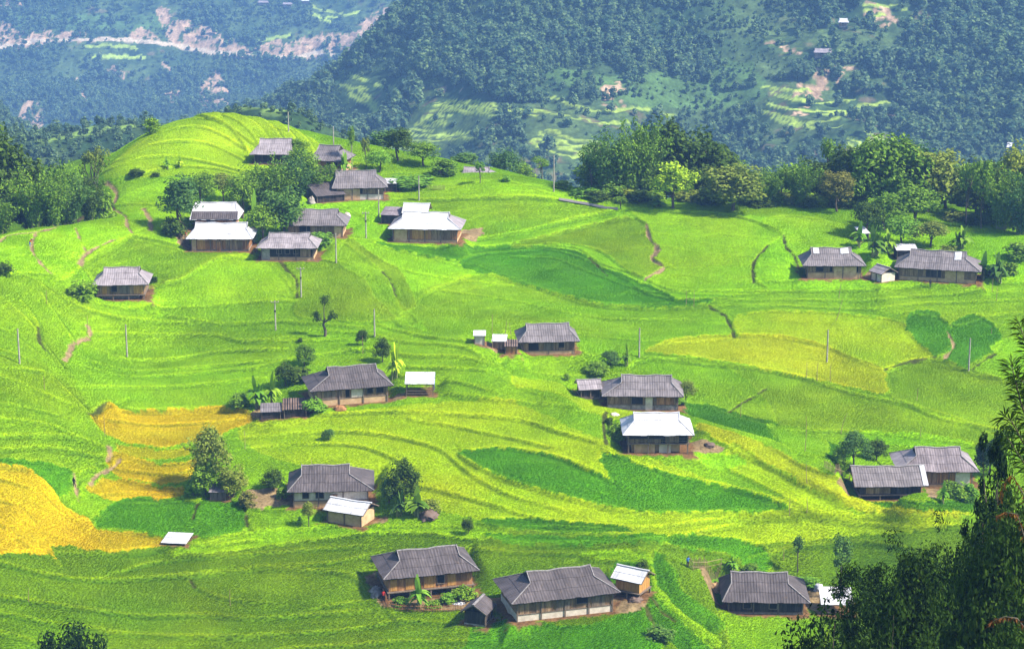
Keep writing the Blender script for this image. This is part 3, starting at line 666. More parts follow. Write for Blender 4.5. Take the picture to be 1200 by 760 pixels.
def house(name, label, P, rz, L, W=8.6, he=2.9, rise=2.6, hl=2.2, hr=2.2, g=.6, rm='grey', style='plinth', upper='board', seed=1, front=(), end_over=1.0, over=.75, rows=3, patches=(), patchm='white', hipm=None, cat='house', group='village houses', capm='cap', low=1.0, lowm='mud'):
    rng = random.Random(seed*7+3); root = thing(name, label, cat, P, rz, group)
    roof(root, rng, L, W, he, rise, hl, hr, g, M[rm], M[capm], rows, M[hipm] if hipm else None, patches, gmat=upper, patchm=patchm)
    x0, x1, y0, y1 = -L/2+end_over, L/2-end_over, -W/2+over, W/2-over
    top = he+.02
    if style in ('plinth', 'mud', 'boards'):
        lo = {'plinth': low, 'mud': top, 'boards': .25}[style]
        pl = MB(); pl.box(x0, x1, y0, y1, -.6, lo); pl.make("mud_wall" if style != 'boards' else "footing", M[lowm if style != 'boards' else 'stone'], root)
        if lo < top:
            core = MB(); core.box(x0+.12, x1-.12, y0+.12, y1-.12, lo, top+.25); core.make("inner_wall", M['hole'], root)
            wb = MB()
            wb.boards(x0, x1, lo+.005, top+.12, y0+.05, rng); wb.boards(x0, x1, lo+.005, top+.12, y1-.10, rng)
            wb.boards(y0+.1, y1-.1, lo+.005, top+.12, x0+.05, rng, axis='y'); wb.boards(y0+.1, y1-.1, lo+.005, top+.12, x1-.02, rng, axis='y')
            wb.make("wall", M[upper], root)
            rl = MB(); rl.box(x0-.05, x1+.05, y0-.06, y0+.03, lo-.06, lo+.08); rl.make("rail", M['post'], root)
        yf = y0 if lo >= top else y0+.03
        for it in front:
            k, a_, b_ = it[0], x0+(x1-x0)*it[1], x0+(x1-x0)*it[2]
            if k == 'w': window(root, a_, b_, max(lo+.25, top-1.25) if lo < top else 1.0, top-.35, yf, it[3] if len(it) > 3 else None)
            elif k == 'd': door(root, a_, b_, 0, 1.95, y0-.005, it[3] if len(it) > 3 else 'red')
            elif k == 'm':
                mp = MB(); mp.box(a_, b_, y0-.09, y0-.01, -.4, top-.02); mp.make("mud_panel", M[it[3] if len(it) > 3 else 'mud'], root)
            elif k == 'o':
                mp = MB(); mp.box(a_, b_, y0-.035, y0-.012, .05 if lo >= top else lo+.15, top-.15); mp.make("opening", M['hole'], root)
            elif k == 'p':
                mp = MB(); mp.boards(a_, b_, lo+.1, top-.1, y0-.03, rng, .3); mp.make("plank_panel", M[it[3] if len(it) > 3 else 'orange'], root)
        for i in range(max(3, int(L/3))):
            xx = x0+(x1-x0)*i/(max(3, int(L/3))-1)
            p_ = MB(); p_.box(xx-.09, xx+.09, y0-.16, y0-.03-.07, -.5, top+.05); p_.make("post", M['post'], root)
    else:                                   # on stilts: posts below, boarded or open room above
        fl = low
        core = MB(); core.box(x0+.12, x1-.12, y0+.12, y1-.12, fl, top+.25); core.make("inner_wall", M['hole'], root)
        dk = MB(); dk.box(x0-.25, x1+.25, y0-.3, y1+.1, fl-.14, fl); dk.make("floor", M['post'], root)
        n = max(3, int(L/2.6))
        for i in range(n):
            xx = x0+(x1-x0)*i/(n-1)
            for yy in (y0-.12, y1):
                p_ = MB(); p_.box(xx-.1, xx+.1, yy-.1, yy+.1, -.6, (top if (style == 'open' and yy < 0) else fl-.14)); p_.make("post", M['post'], root)
        gw = MB(); gw.box(x0+.6, x1-1.2, y0+1.0, y1-.4, -.6, fl-.15); gw.make("ground_wall", M[lowm], root)
        wb = MB(); z0 = fl+.005
        if style == 'stilt': wb.boards(x0, x1, z0, top+.12, y0+.05, rng, .3)
        else: wb.boards(x0, x0+(x1-x0)*.55, z0, fl+.65, y0+.05, rng, .22)
        wb.boards(x0, x1, z0, top+.12, y1-.10, rng, .3); wb.boards(y0+.1, y1-.1, z0, top+.12, x0+.05, rng, axis='y'); wb.boards(y0+.1, y1-.1, z0, top+.12, x1-.02, rng, axis='y')
        wb.make("wall", M[upper], root)
        if style == 'open':
            rl = MB()
            for zz in (fl+.45, fl+.85): rl.bar((x0-.2, y0-.25, zz), (x1+.2, y0-.25, zz), .07)
            for i in range(int(L/1.1)): rl.bar((x0+i*1.1, y0-.25, fl), (x0+i*1.1, y0-.25, fl+.9), .05)
            rl.make("railing", M['post'], root)
        for it in front:
            a_, b_ = x0+(x1-x0)*it[1], x0+(x1-x0)*it[2]
            if it[0] == 'w': window(root, a_, b_, fl+.6, top-.3, y0+.03, it[3] if len(it) > 3 else None)
            elif it[0] == 'd': door(root, a_, b_, fl, fl+1.7, y0+.03, it[3] if len(it) > 3 else 'red')
            elif it[0] == 'm':
                mp = MB(); mp.box(a_, b_, y0+.3, y0+.9, -.5, fl-.15); mp.make("mud_panel", M[it[3] if len(it) > 3 else 'mud'], root)
            elif it[0] == 'p':
                mp = MB(); mp.boards(a_, b_, fl+.1, top-.1, y0-.0, rng, .3); mp.make("plank_panel", M[it[3] if len(it) > 3 else 'orange'], root)
    return root

def lean_to(name, label, P, rz, L, W, hf, hb, rm='white', group=None, cat='shed', walls='board', tarp=False, open_=False, seed=3):
    """small shelter under one sloping sheet roof"""
    rng = random.Random(seed); root = thing(name, label, cat, P, rz, group); mb = MB()
    S = lambda x, t: (x, -W/2+W*t, hf+(hb-hf)*t)
    slope_sheets(mb, S, [-L/2, L/2], lambda x: 1.0, W, rng, 2, 1.0); mb.make("roof", M[rm], root)
    for sx in (-1, 1):
        for sy, h in ((-1, hf), (1, hb)):
            p = MB(); x, y = sx*(L/2-.25), sy*(W/2-.3); p.box(x-.07, x+.07, y-.07, y+.07, -.6, h-.02+sy*.0-(.3*(hb-hf)/W)*sy); p.make("post", M['post'], root)
    if not open_:
        w = MB(); x0, x1 = -L/2+.3, L/2-.3
        w.boards(x0, x1, -.4, hf-.1, -W/2+.35, rng); w.boards(x0, x1, -.4, hb-.15, W/2-.35, rng)
        w.boards(-W/2+.4, W/2-.4, -.4, 0, x0, rng, axis='y', top=lambda y: hf+(hb-hf)*(y+W/2)/W-.06); w.boards(-W/2+.4, W/2-.4, -.4, 0, x1, rng, axis='y', top=lambda y: hf+(hb-hf)*(y+W/2)/W-.06)
        w.make("wall", M[walls], root)
    else:
        r = MB()
        for z in (.45, .95): r.bar((-L/2+.25, -W/2+.3, z), (L/2-.25, -W/2+.3, z), .08); r.bar((-L/2+.25, W/2-.3, z), (L/2-.25, W/2-.3, z), .08)
        r.make("railing", M['post'], root)
    if tarp:
        t = MB(); t.sheet([(L/2-.02, -W/2+.2, hf-1.1), (L/2-.02, W/2-.2, hb-1.2), (L/2+.03, W/2-.2, hb-.05), (L/2+.03, -W/2+.2, hf-.05)], .03, [(0, 0)]*4); t.make("tarpaulin", M['blue'], root)
    return root

# ---------------------------------------------------------------- where the buildings stand (front wall base in the photo) and their pads
def ypx(u, v): return float(cast(ZF, [u], [v])[0][1])
def spot(u, v, rz, W, over=.75, Y=None):
    P = cast(ZF, [u], [v])[0] if Y is None else at_depth(u, v, Y)
    off = W/2-over
    return Vector((P[0]-math.sin(rz)*off, P[1]+math.cos(rz)*off, P[2]))
BUILD = []   # (function, kwargs)
def H(u, v, px, yaw, label, fn=house, name='stilt_house', W=8.6, Y=None, zoff=0, **k):
    rz = R(yaw); P = spot(u, v, rz, W, k.get('over', .75), Y)
    yy = P.y-W/2
    L = px*yy/FPX/max(.3, math.cos(rz)); P.z += zoff
    if Y is None: pad(P.x, P.y, rz, L-1.2, W-.8, P.z)
    BUILD.append((fn, dict(name=name, label=label, P=P, rz=rz, L=L, W=W, **k)))
    return P, L
H(505,698,119,15,"dark board-roofed stilt house with red-brown plank wall, fenced banana garden in front", rm='dark', style='stilt', upper='red', he=3.5, rise=2.5, hl=3.0, hr=2.3, low=1.25, lowm='grim', seed=1, W=9.5, end_over=.9,
  front=(('p',.02,.10,'orange'),('p',.2,.3,'orange'),('p',.42,.55,'orange'),('p',.7,.8,'orange'),('w',.58,.66)))
H(662,722,138,16,"big dark-roofed house with pale plinth beside the tiny gabled shed at the bottom", rm='dark', style='plinth', upper='board', he=3.0, rise=2.7, hl=3.6, hr=3.0, low=1.0, lowm='lime', seed=2, W=9.8,
  front=(('p',.2,.38,'board'),('p',.4,.55,'post'),('w',.62,.74),('p',.78,.92,'post')))
H(897,719,110,-2,"dark wide-roofed house beside the foreground trees, white lean-to at its end", rm='dark', style='boards', upper='grim', he=2.1, rise=3.0, hl=1.5, hr=3.0, low=.6, seed=3, W=9.4, front=(('w',.2,.3),('w',.55,.65)))
H(388,593,107,4,"dark-roofed house between the flowering tree and the banana grove, tin shed at its front", rm='dark', style='plinth', upper='lime', he=2.7, rise=2.9, hl=2.2, hr=3.8, low=1.0, seed=4, W=9.6, front=(('w',.12,.2),('w',.3,.4),('d',.5,.58)))
H(412,473,100,15,"grey-roofed house with long ochre mud wall beside the blue-draped granary", rm='dark', style='plinth', upper='board', he=2.9, rise=2.9, hl=3.8, hr=2.2, low=1.1, seed=5, W=9.2,
  front=(('p',.12,.28,'post'),('p',.5,.66,'lime'),('o',.42,.47),('w',.72,.8),('w',.85,.95)))
H(771,531,88,0,"bright white-roofed house on tall stilts in a bare earth yard", rm='white', style='open', upper='board', he=3.3, rise=2.6, hl=2.0, hr=2.2, low=1.75, seed=6, W=9.0, capm='white', front=(('m',.1,.45),('m',.52,.72,'lime'),('p',.62,.85,'board')))
H(753,480,100,-2,"grey-roofed house half sunk behind the yellow bank, above the white-roofed house", rm='grey', style='plinth', upper='board', he=2.6, rise=2.7, hl=3.4, hr=2.0, low=.9, lowm='stone', seed=7, W=9.0, front=(('o',.32,.5),('m',.54,.64,'lime'),('p',.7,.95,'red')))
H(643,415,75,5,"small grey-roofed house alone mid-slope with tiny white huts at its end", rm='grey', style='plinth', upper='board', he=2.5, rise=2.5, hl=1.8, hr=1.6, low=.7, seed=8, W=8.4, front=(('o',.1,.3),('p',.4,.6,'post'),('w',.7,.8)))
H(1098,570,100,-1,"pinkish shingle-roofed house, the rear one of the pair by the dark foreground trees", rm='pink', style='plinth', upper='red', he=2.8, rise=2.8, hl=3.4, hr=2.4, low=.5, seed=9, W=9.6, hipm='lilac', front=(('p',.3,.5,'board'),('m',.76,.97,'lime')))
H(1043,585,92,2,"grey plank-roofed house with a white end sheet, in front of the pinkish-roofed one", rm='grey', style='stilt', upper='grim', he=2.4, rise=2.3, hl=.0, hr=.0, low=.9, lowm='grim', seed=10, W=7.6, patches=((.86,1.0,.02,.98),), front=(('p',.1,.5,'board'),))
H(977,326,76,-1,"grey-roofed house with ochre wall and two white ridge sheets by the little gabled hut", rm='grey', style='plinth', upper='board', he=2.7, rise=2.9, hl=2.0, hr=2.6, low=1.2, seed=11, W=9.0, patches=((-.62,-.44,.66,.97),(.24,.5,.66,.97)),
  front=(('w',.16,.3),('w',.55,.64),('o',.42,.47),('m',.5,.92),('o',.85,.95)))
H(1098,330,99,-15,"long grey-roofed house with a white ridge patch below the banana plants", rm='grey', style='plinth', upper='board', he=2.6, rise=3.0, hl=2.8, hr=3.2, low=.8, seed=12, W=9.6, patches=((.36,.52,.55,.97),),
  front=(('p',.1,.3,'board'),('m',.6,.85),('o',.72,.79),('p',.35,.55,'grim')))
H(142,351,68,4,"lone grey-roofed house on the open left slope with a balcony under its eave", rm='lilac', style='stilt', upper='board', he=3.0, rise=2.6, hl=2.0, hr=2.0, low=1.0, lowm='stone', seed=13, W=8.8, front=(('p',.1,.2,'orange'),('w',.3,.42),('p',.48,.7,'post'),('p',.78,.98,'orange')))
H(252,270,58,0,"house with half white, half grey roof behind the all-white roof", rm='white', style='plinth', upper='red', he=2.4, rise=2.9, hl=.5, hr=1.0, g=.9, low=.8, seed=14, W=9.0, capm='white', patchm='dark', patches=((-.95,.95,.0,.44),), front=(('o',.3,.5),))
H(258,294,80,0,"low house with gleaming all-white roof and red-brown doors in the tree cluster", rm='white', style='boards', upper='red', he=2.6, rise=2.6, hl=1.5, hr=1.5, low=.8, seed=15, W=8.8, capm='white', front=(('p',.1,.24,'orange'),('d',.44,.52,'red'),('p',.6,.9,'board'),('m',.0,.08)))
H(370,278,76,-1,"grey-roofed house behind the paler roof at the edge of the tree cluster", rm='grey', style='plinth', upper='board', he=2.6, rise=2.7, hl=2.6, hr=2.2, low=.6, seed=16, W=9.0, front=(('m',.85,1.0),('o',.2,.4)))
H(337,305,74,-1,"pale grey-roofed house with a row of dark windows above the open rice", rm='lilac', style='plinth', upper='grim', he=2.6, rise=2.4, hl=2.2, hr=2.0, low=.7, seed=17, W=8.6, front=(('m',.0,.16,'stone'),('w',.3,.38),('w',.46,.54),('w',.62,.7),('p',.75,.95,'board')))
H(498,284,88,-5,"silvery white-roofed house standing alone in bright rice below the ridge", rm='white', style='plinth', upper='red', he=2.9, rise=2.8, hl=2.6, hr=3.0, low=.6, seed=18, W=10.0, capm='white', hipm='lilac', front=(('m',.02,.22),('p',.3,.55,'orange'),('p',.6,.9,'board')))
H(422,234,66,6,"dark-roofed house at the top of the bright meadow with a lower annex roof", rm='grey', style='plinth', upper='board', he=2.7, rise=3.2, hl=1.0, hr=2.4, low=1.2, lowm='lime', seed=19, W=9.5, capm='cap', front=(('m',.0,.5,'mud'),('o',.5,.56)))
H(318,192,50,-2,"pale lilac-roofed house below the knoll, left of its darker twin", rm='lilac', style='boards', upper='grim', he=2.2, rise=3.0, hl=1.8, hr=.5, low=.6, seed=20, W=9.0)
H(383,203,44,-14,"dark grey-roofed house below the knoll behind the bamboo", rm='grey', style='plinth', upper='red', he=2.9, rise=2.9, hl=1.4, hr=2.2, low=1.3, seed=21, W=9.0, front=(('w',.5,.62),('w',.75,.88)))
H(558,216,52,-3,"grey roof showing over the crest of the rice behind a slender tree", rm='lilac', style='boards', upper='board', he=2.3, rise=2.4, hl=2.0, hr=2.2, low=.5, seed=22, W=8.4, Y=462, zoff=-1.2)
# small sheds
H(573,729,13,70,"tiny dark gabled shed with grey double door, end of the big bottom house", name='gabled_shed', rm='dark', style='boards', upper='grim', he=1.9, rise=1.3, hl=0, hr=0, W=3.9, seed=31, rows=2, cat='shed', group='sheds', end_over=.45, over=.4)
H(735,700,38,-30,"white-roofed orange granary on short stilts at the end of the bottom house", name='granary', rm='white', style='stilt', upper='orange', he=2.7, rise=1.3, hl=0, hr=0, low=1.0, lowm='grim', W=4.4, seed=32, rows=2, cat='granary', group='sheds', capm='white', end_over=.6, over=.5)
H(404,614,52,-24,"tin-roofed mud shed with open gable in front of the dark-roofed house", name='tin_roofed_shed', rm='white', style='mud', upper='grim', he=2.0, rise=1.3, hl=0, hr=0, W=5.2, seed=33, rows=2, cat='shed', group='sheds', capm='white', end_over=.6, over=.5)
H(1027,329,12,-60,"little grey gabled hut between the two grey-roofed houses", name='gabled_shed', rm='lilac', style='mud', upper='grim', he=1.7, rise=1.2, hl=0, hr=0, W=4.2, seed=34, rows=2, cat='shed', group='sheds', lowm='lime', end_over=.4, over=.4)
H(692,467,30,8,"small grey-roofed annex shed at the far end of the half-sunk house", name='annex_shed', rm='lilac', style='boards', upper='grim', he=1.7, rise=1.2, hl=0, hr=0, W=5.0, seed=35, rows=2, cat='shed', group='sheds', end_over=.5, over=.4)
H(980,719,40,-3,"white sheet lean-to at the edge of the foreground trees", fn=lean_to, W=4.2, name='lean_to', hf=1.7, hb=2.9, rm='white', open_=True, cat='shed', group='sheds')
H(492,463,36,0,"granary on posts with white roof and a blue tarpaulin on its end", fn=lean_to, name='granary', W=4.2, hf=2.2, hb=3.2, rm='white', open_=True, tarp=True, cat='granary', group='sheds')
H(346,487,30,6,"low thatch-brown shed below the ochre mud wall", fn=lean_to, name='low_shed', W=4.0, hf=1.3, hb=2.2, rm='thatch', walls='grim', group='sheds')
H(318,490,26,6,"low dark lean-to among straw at the banana plants", fn=lean_to, name='low_shed', W=3.6, hf=1.3, hb=1.9, rm='grey', walls='grim', group='sheds')
H(256,585,22,0,"small grey board hut under the flowering tree", fn=lean_to, name='low_shed', W=3.2, hf=1.4, hb=1.8, rm='lilac', walls='post', group='sheds')
H(205,637,32,-8,"low pale flat roof sunk in the rice at the edge of the golden field", fn=lean_to, name='sunken_shed', W=4.0, hf=.3, hb=.6, rm='white', walls='grim', group='sheds')
H(562,402,15,0,"tiny white hut alone at the far end of the mid-slope yard", fn=lean_to, name='small_hut', W=2.6, hf=1.5, hb=1.9, rm='white', walls='lime', group='sheds')
H(585,406,18,-4,"low white-roofed store between the tiny hut and the mid-slope house", fn=lean_to, name='small_hut', W=3.0, hf=1.1, hb=1.7, rm='white', walls='board', group='sheds')
H(599,414,17,0,"brown lean-to touching the mid-slope house", fn=lean_to, name='low_shed', W=3.4, hf=1.4, hb=1.9, rm='thatch', walls='red', group='sheds')
H(1062,304,26,0,"white flat-roofed hut behind the two grey-roofed houses", fn=lean_to, name='small_hut', W=4.0, hf=2.0, hb=2.6, rm='white', walls='grim', group='sheds')
H(458,262,24,-12,"small rusty-white shed at the end of the silvery white-roofed house", fn=lean_to, name='low_shed', W=4.5, hf=1.9, hb=2.9, rm='pink', walls='grim', group='sheds')
H(487,266,32,-6,"white back roof raised behind the silvery white-roofed house", name='back_house', rm='white', style='boards', upper='board', he=3.1, rise=1.6, hl=0, hr=0, W=6.0, seed=41, rows=2, cat='shed', group='sheds', capm='white')
H(387,236,34,24,"sloping dark annex roof beside the dark-roofed house on the meadow's top edge", fn=lean_to, name='annex_shed', W=7.0, hf=1.4, hb=3.3, rm='dark', walls='grim', group='sheds')
H(458,224,16,0,"white tin lean-to behind the dark-roofed house on the meadow's top edge", fn=lean_to, name='lean_to', W=3.0, hf=1.8, hb=2.5, rm='white', walls='grim', group='sheds')
H(325,258,30,20,"rust-brown woodshed under the trees behind the grey roofs", fn=lean_to, name='low_shed', W=4.0, hf=1.6, hb=2.3, rm='thatch', walls='red', group='sheds')
H(1012,282,12,20,"scrap white sheet roof tucked in the trees behind the grey houses", fn=lean_to, name='low_shed', W=3.0, hf=1.6, hb=2.6, rm='white', walls='grim', group='sheds')
# ---------------------------------------------------------------- ground meshes
K_ALB = 0.475
def grid_faces(nx, ny):
    i = np.arange(nx-1)[None, :]+np.arange(ny-1)[:, None]*nx
    return np.stack([i, i+1, i+nx+1, i+nx], -1).reshape(-1, 4)
rs = np.random.default_rng(5)
s = NT("rice_ground"); at = s.n("ShaderNodeAttribute", attribute_name="Col"); tc = s.n("ShaderNodeTexCoord")
n1 = s.noise(tc.outputs["Object"], 2.6, 4, 0.7); n2 = s.noise(tc.outputs["Object"], 0.5, 3)
c = s.mix('MULTIPLY', 1.0, at.outputs["Color"], s.ramp(n1, [(0.33, 0.45), (0.6, 1.1)]))
c = s.mix('MULTIPLY', 1.0, c, s.ramp(n2, [(0.3, 0.85), (0.7, 1.08)]))
s.l(c, s.b.inputs["Base Color"]); s.b.inputs["Roughness"].default_value = 0.9; s.b.inputs["Specular IOR Level"].default_value = 0.05
M['rice_ground'] = s.m
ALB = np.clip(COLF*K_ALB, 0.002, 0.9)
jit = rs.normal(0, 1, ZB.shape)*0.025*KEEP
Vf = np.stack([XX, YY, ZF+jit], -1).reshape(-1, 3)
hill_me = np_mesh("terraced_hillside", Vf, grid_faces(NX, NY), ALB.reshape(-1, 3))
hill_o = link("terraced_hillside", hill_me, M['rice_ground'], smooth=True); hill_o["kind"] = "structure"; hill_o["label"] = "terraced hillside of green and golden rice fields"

# the wider land: near slope, valley, mountains
FXS = np.concatenate([-np.geomspace(3200, 722, 40), np.arange(-720, 540, 2.0), np.geomspace(542, 3200, 40)])
FYS = np.concatenate([np.arange(-80, 240, 6), np.arange(240, 506, 5), np.arange(506, 1130, 6), np.arange(1130, 1780, 2.1), np.arange(1780, 2560, 22), np.arange(2560, 3060, 2.6), np.geomspace(3064, 4300, 40)])
FX, FY = np.meshgrid(FXS, FYS)
cxs = np.concatenate([-np.geomspace(2300, 445, 30), np.arange(-440, 461, 10), np.geomspace(465, 2300, 30)])
def height_far_grid():
    return height_raw(FX, FY)
FZ = height_far_grid()
inn = (FX > GX0+3) & (FX < GX1-3) & (FY > GY0+3) & (FY < GY1-3)
# carve terraces and road cuts on the mountains
FDY, FDX = np.gradient(FZ, FYS, FXS)
def farcast(u, v, Y0, Y1):
    d = ray(np.asarray(u, float), np.asarray(v, float)); out = []
    ys = np.arange(Y0, Y1, 2.0)
    for dd in d:
        t = ys/dd[1]; x = dd[0]*t; z = CAM_H+dd[2]*t
        i = np.clip(np.searchsorted(FXS, x)-1, 0, len(FXS)-2); j = np.clip(np.searchsorted(FYS, ys)-1, 0, len(FYS)-2)
        k = np.argmax(z <= FZ[j, i]); k = k if (z <= FZ[j, i]).any() else np.argmin(z-FZ[j, i])
        out.append((x[k], ys[k]))
    return np.array(out)
GREEN1 = np.array((.024, .050, .020)); GREEN2 = np.array((.062, .098, .034)); LITG = np.array((.15, .235, .05)); BARE = np.array((.33, .225, .145)); ROADC = np.array((.42, .34, .24))
FC = GREEN1+(GREEN2-GREEN1)*np.clip(0.5+1.3*fbm(FX/30, FY/30, 90, 4), 0, 1)[..., None]
FC *= (1+0.6*fbm(FX/5, FY/5, 91, 3))[..., None]
FMASK = np.zeros(FZ.shape)        # 1 where no forest grows
FARPOLY = [  # kind, depth range, outline in the photo
 ('t', 880, 1250, [(520,140),(545,120),(610,122),(700,120),(790,138),(740,150),(720,190),(690,215),(420,215),(430,198)]),
 ('t', 880, 1250, [(378,90),(405,82),(440,100),(455,112),(430,118),(400,106)]), ('t', 880, 1250, [(440,130),(500,108),(560,108),(520,140),(440,150),(400,140)]),
 ('t', 880, 1250, [(890,110),(940,95),(1050,100),(1050,140),(990,180),(880,190),(880,150)]), ('t', 880, 1250, [(985,170),(1040,130),(1055,150),(1040,180),(985,186)]),
 ('t', 880, 1250, [(905,30),(1000,20),(1100,10),(1060,60),(930,70)]), ('g', 880, 1250, [(640,80),(740,90),(860,70),(900,110),(820,130),(700,118)]),
 ('t', 1640, 2000, [(380,0),(490,0),(470,28),(400,50),(370,30)]), ('t', 1640, 2000, [(300,40),(400,36),(420,50),(330,62)]), ('t', 1640, 2000, [(80,50),(180,54),(190,80),(170,100),(120,90)]), ('t', 1640, 2000, [(110,0),(200,5),(215,30),(100,35)]),
 ('g', 1640, 2000, [(0,20),(180,20),(180,38),(0,30)]),
 ('b', 1640, 2000, [(-60,30),(0,26),(20,35),(45,38),(70,42),(78,36),(95,42),(110,46),(150,44),(165,34),(180,40),(188,50),(176,52),(165,48),(80,50),(40,55),(0,57),(-60,60)]),
 ('b', 1640, 2000, [(200,30),(230,27),(262,46),(280,58),(330,62),(330,70),(290,68),(240,62),(200,52)]),
 ('b', 1640, 2000, [(300,56),(360,46),(400,40),(416,40),(430,20),(470,5),(500,-5),(480,22),(452,40),(440,60),(420,68),(395,60),(370,70),(330,70)]),
 ('b', 1640, 2000, [(22,128),(40,122),(46,140),(40,155),(20,152)]), ('b', 1640, 2000, [(226,118),(250,88),(265,95),(265,124),(250,128)]), ('b', 1640, 2000, [(190,112),(212,108),(217,124),(204,130)]),
 ('b', 1640, 2000, [(120,82),(145,84),(152,98),(140,94)]), ('b', 1640, 2000, [(188,70),(196,80),(202,92),(194,88)]), ('b', 1640, 2000, [(182,12),(196,10),(203,22),(195,32),(186,28)]), ('b', 1640, 2000, [(92,92),(100,112),(107,132),(101,130),(92,108)]), ('b', 1640, 2000, [(0,0),(20,0),(24,8),(0,10)]),
 ('b', 880, 1250, [(700,118),(716,102),(734,98),(728,112),(708,118)]), ('b', 880, 1250, [(524,98),(528,108),(542,110),(536,114),(522,106)]), ('b', 880, 1250, [(945,90),(1000,84),(1010,90),(960,110),(936,116)]), ('b', 880, 1250, [(1010,8),(1050,12),(1036,34),(1014,24)]), ('b', 880, 1250, [(706,126),(735,126),(732,130),(704,130)]), ('b', 880, 1250, [(925,132),(950,128),(948,138),(928,138)]),
 ('b', 880, 1250, [(900,46),(925,52),(942,66),(936,64),(918,54),(900,50)]),
 ('l', 760, 840, [(70,160),(100,152),(130,148),(165,147),(162,151),(120,155),(80,163),(30,170),(28,164)]), ('l', 650, 730, [(210,137),(250,129),(310,124),(345,131),(340,136),(300,131),(255,135),(215,141)]),
]
TEROFF = np.zeros(FZ.shape); LITM = np.zeros(FZ.shape)
warpx = FX+fbm(FX/12, FY/12, 95, 3)*16; warpy = FY+fbm(FX/12, FY/12, 96, 3)*14
for kind, Y0, Y1, pts in FARPOLY:
    pl = catmull(pts, True, 8); Y0, Y1 = float(gY(Y0)), float(gY(Y1)); P = farcast(pl[:, 0], pl[:, 1], Y0, Y1)
    f = 1.0 if kind != 'b' else 1.3
    m = inside(P, FX+(warpx-FX)*f*.5, FY+(warpy-FY)*f*.5) & (FY > Y0-10) & (FY < Y1+10)
    if kind in 'tl':
        iv = 2.1 *1.3 if Y0 < 2000 else 4.4
        q = (FZ+fbm(FX/40, FY/40, 97, 2)*3)/iv; fr_ = q-np.floor(q)
        st_ = np.where(fr_ < .55, .55-fr_, 0)
        if kind == 't':
            TEROFF[m] += ((np.where(fr_ < .6, -fr_*.75, -0.45+(fr_-.6)/.4*.45)+.2)*iv)[m]
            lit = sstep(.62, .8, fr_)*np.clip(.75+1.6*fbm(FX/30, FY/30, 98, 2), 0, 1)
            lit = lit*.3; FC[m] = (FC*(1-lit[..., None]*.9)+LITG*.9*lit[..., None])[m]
            br_ = (sstep(.35, .6, fbm(FX/14, FY/10, 99, 3)+.1)*.55)[..., None]; FC[m] = (FC*(1-br_)+BARE*.5*br_)[m]
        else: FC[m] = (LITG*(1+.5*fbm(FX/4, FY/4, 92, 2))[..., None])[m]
        FMASK[m] = np.maximum(FMASK[m], (.74 if kind == 't' else 1.0))
    elif kind == 'g':
        FC[m] = (np.array((.065, .12, .035))*(1+.5*fbm(FX/8, FY/8, 93, 3))[..., None])[m]; FMASK[m] = np.maximum(FMASK[m], .12)
    else:
        m &= (fbm(FX/7, FY/3.5, 111, 4)+fbm(FX/2.2, FY/6, 112, 2)*.5) > -.22
        FC[m] = (BARE*(1+.75*fbm(FX/5, FY/5, 94, 4))[..., None])[m]; FMASK[m] = 1
        TEROFF[m] += (fbm(FX/6, FY/6, 101, 3)*2.5)[m]
FZ += TEROFF
# the cut road on the far mountain
roadpx = catmull([(-120,62),(0,57),(42,50),(78,49),(110,48),(150,48),(190,52),(230,60),(275,66),(330,70),(372,64),(420,68),(436,58)], False, 6)
RP = farcast(roadpx[:, 0], roadpx[:, 1], gY(1640), gY(2000))
for a, b in zip(RP[:-1], RP[1:]):
    if np.hypot(*(b-a)) > 140: continue
    i0, i1 = np.searchsorted(FXS, [min(a[0], b[0])-8, max(a[0], b[0])+8]); j0, j1 = np.searchsorted(FYS, [min(a[1], b[1])-8, max(a[1], b[1])+8])
    x = FX[j0:j1, i0:i1]-a[0]; y = FY[j0:j1, i0:i1]-a[1]; d = b-a; t = np.clip((x*d[0]+y*d[1])/(d@d+1e-6), 0, 1)
    m = np.hypot(x-t*d[0], y-t*d[1]) < 3.2
    FC[j0:j1, i0:i1][m] = ROADC; FMASK[j0:j1, i0:i1][m] = 1
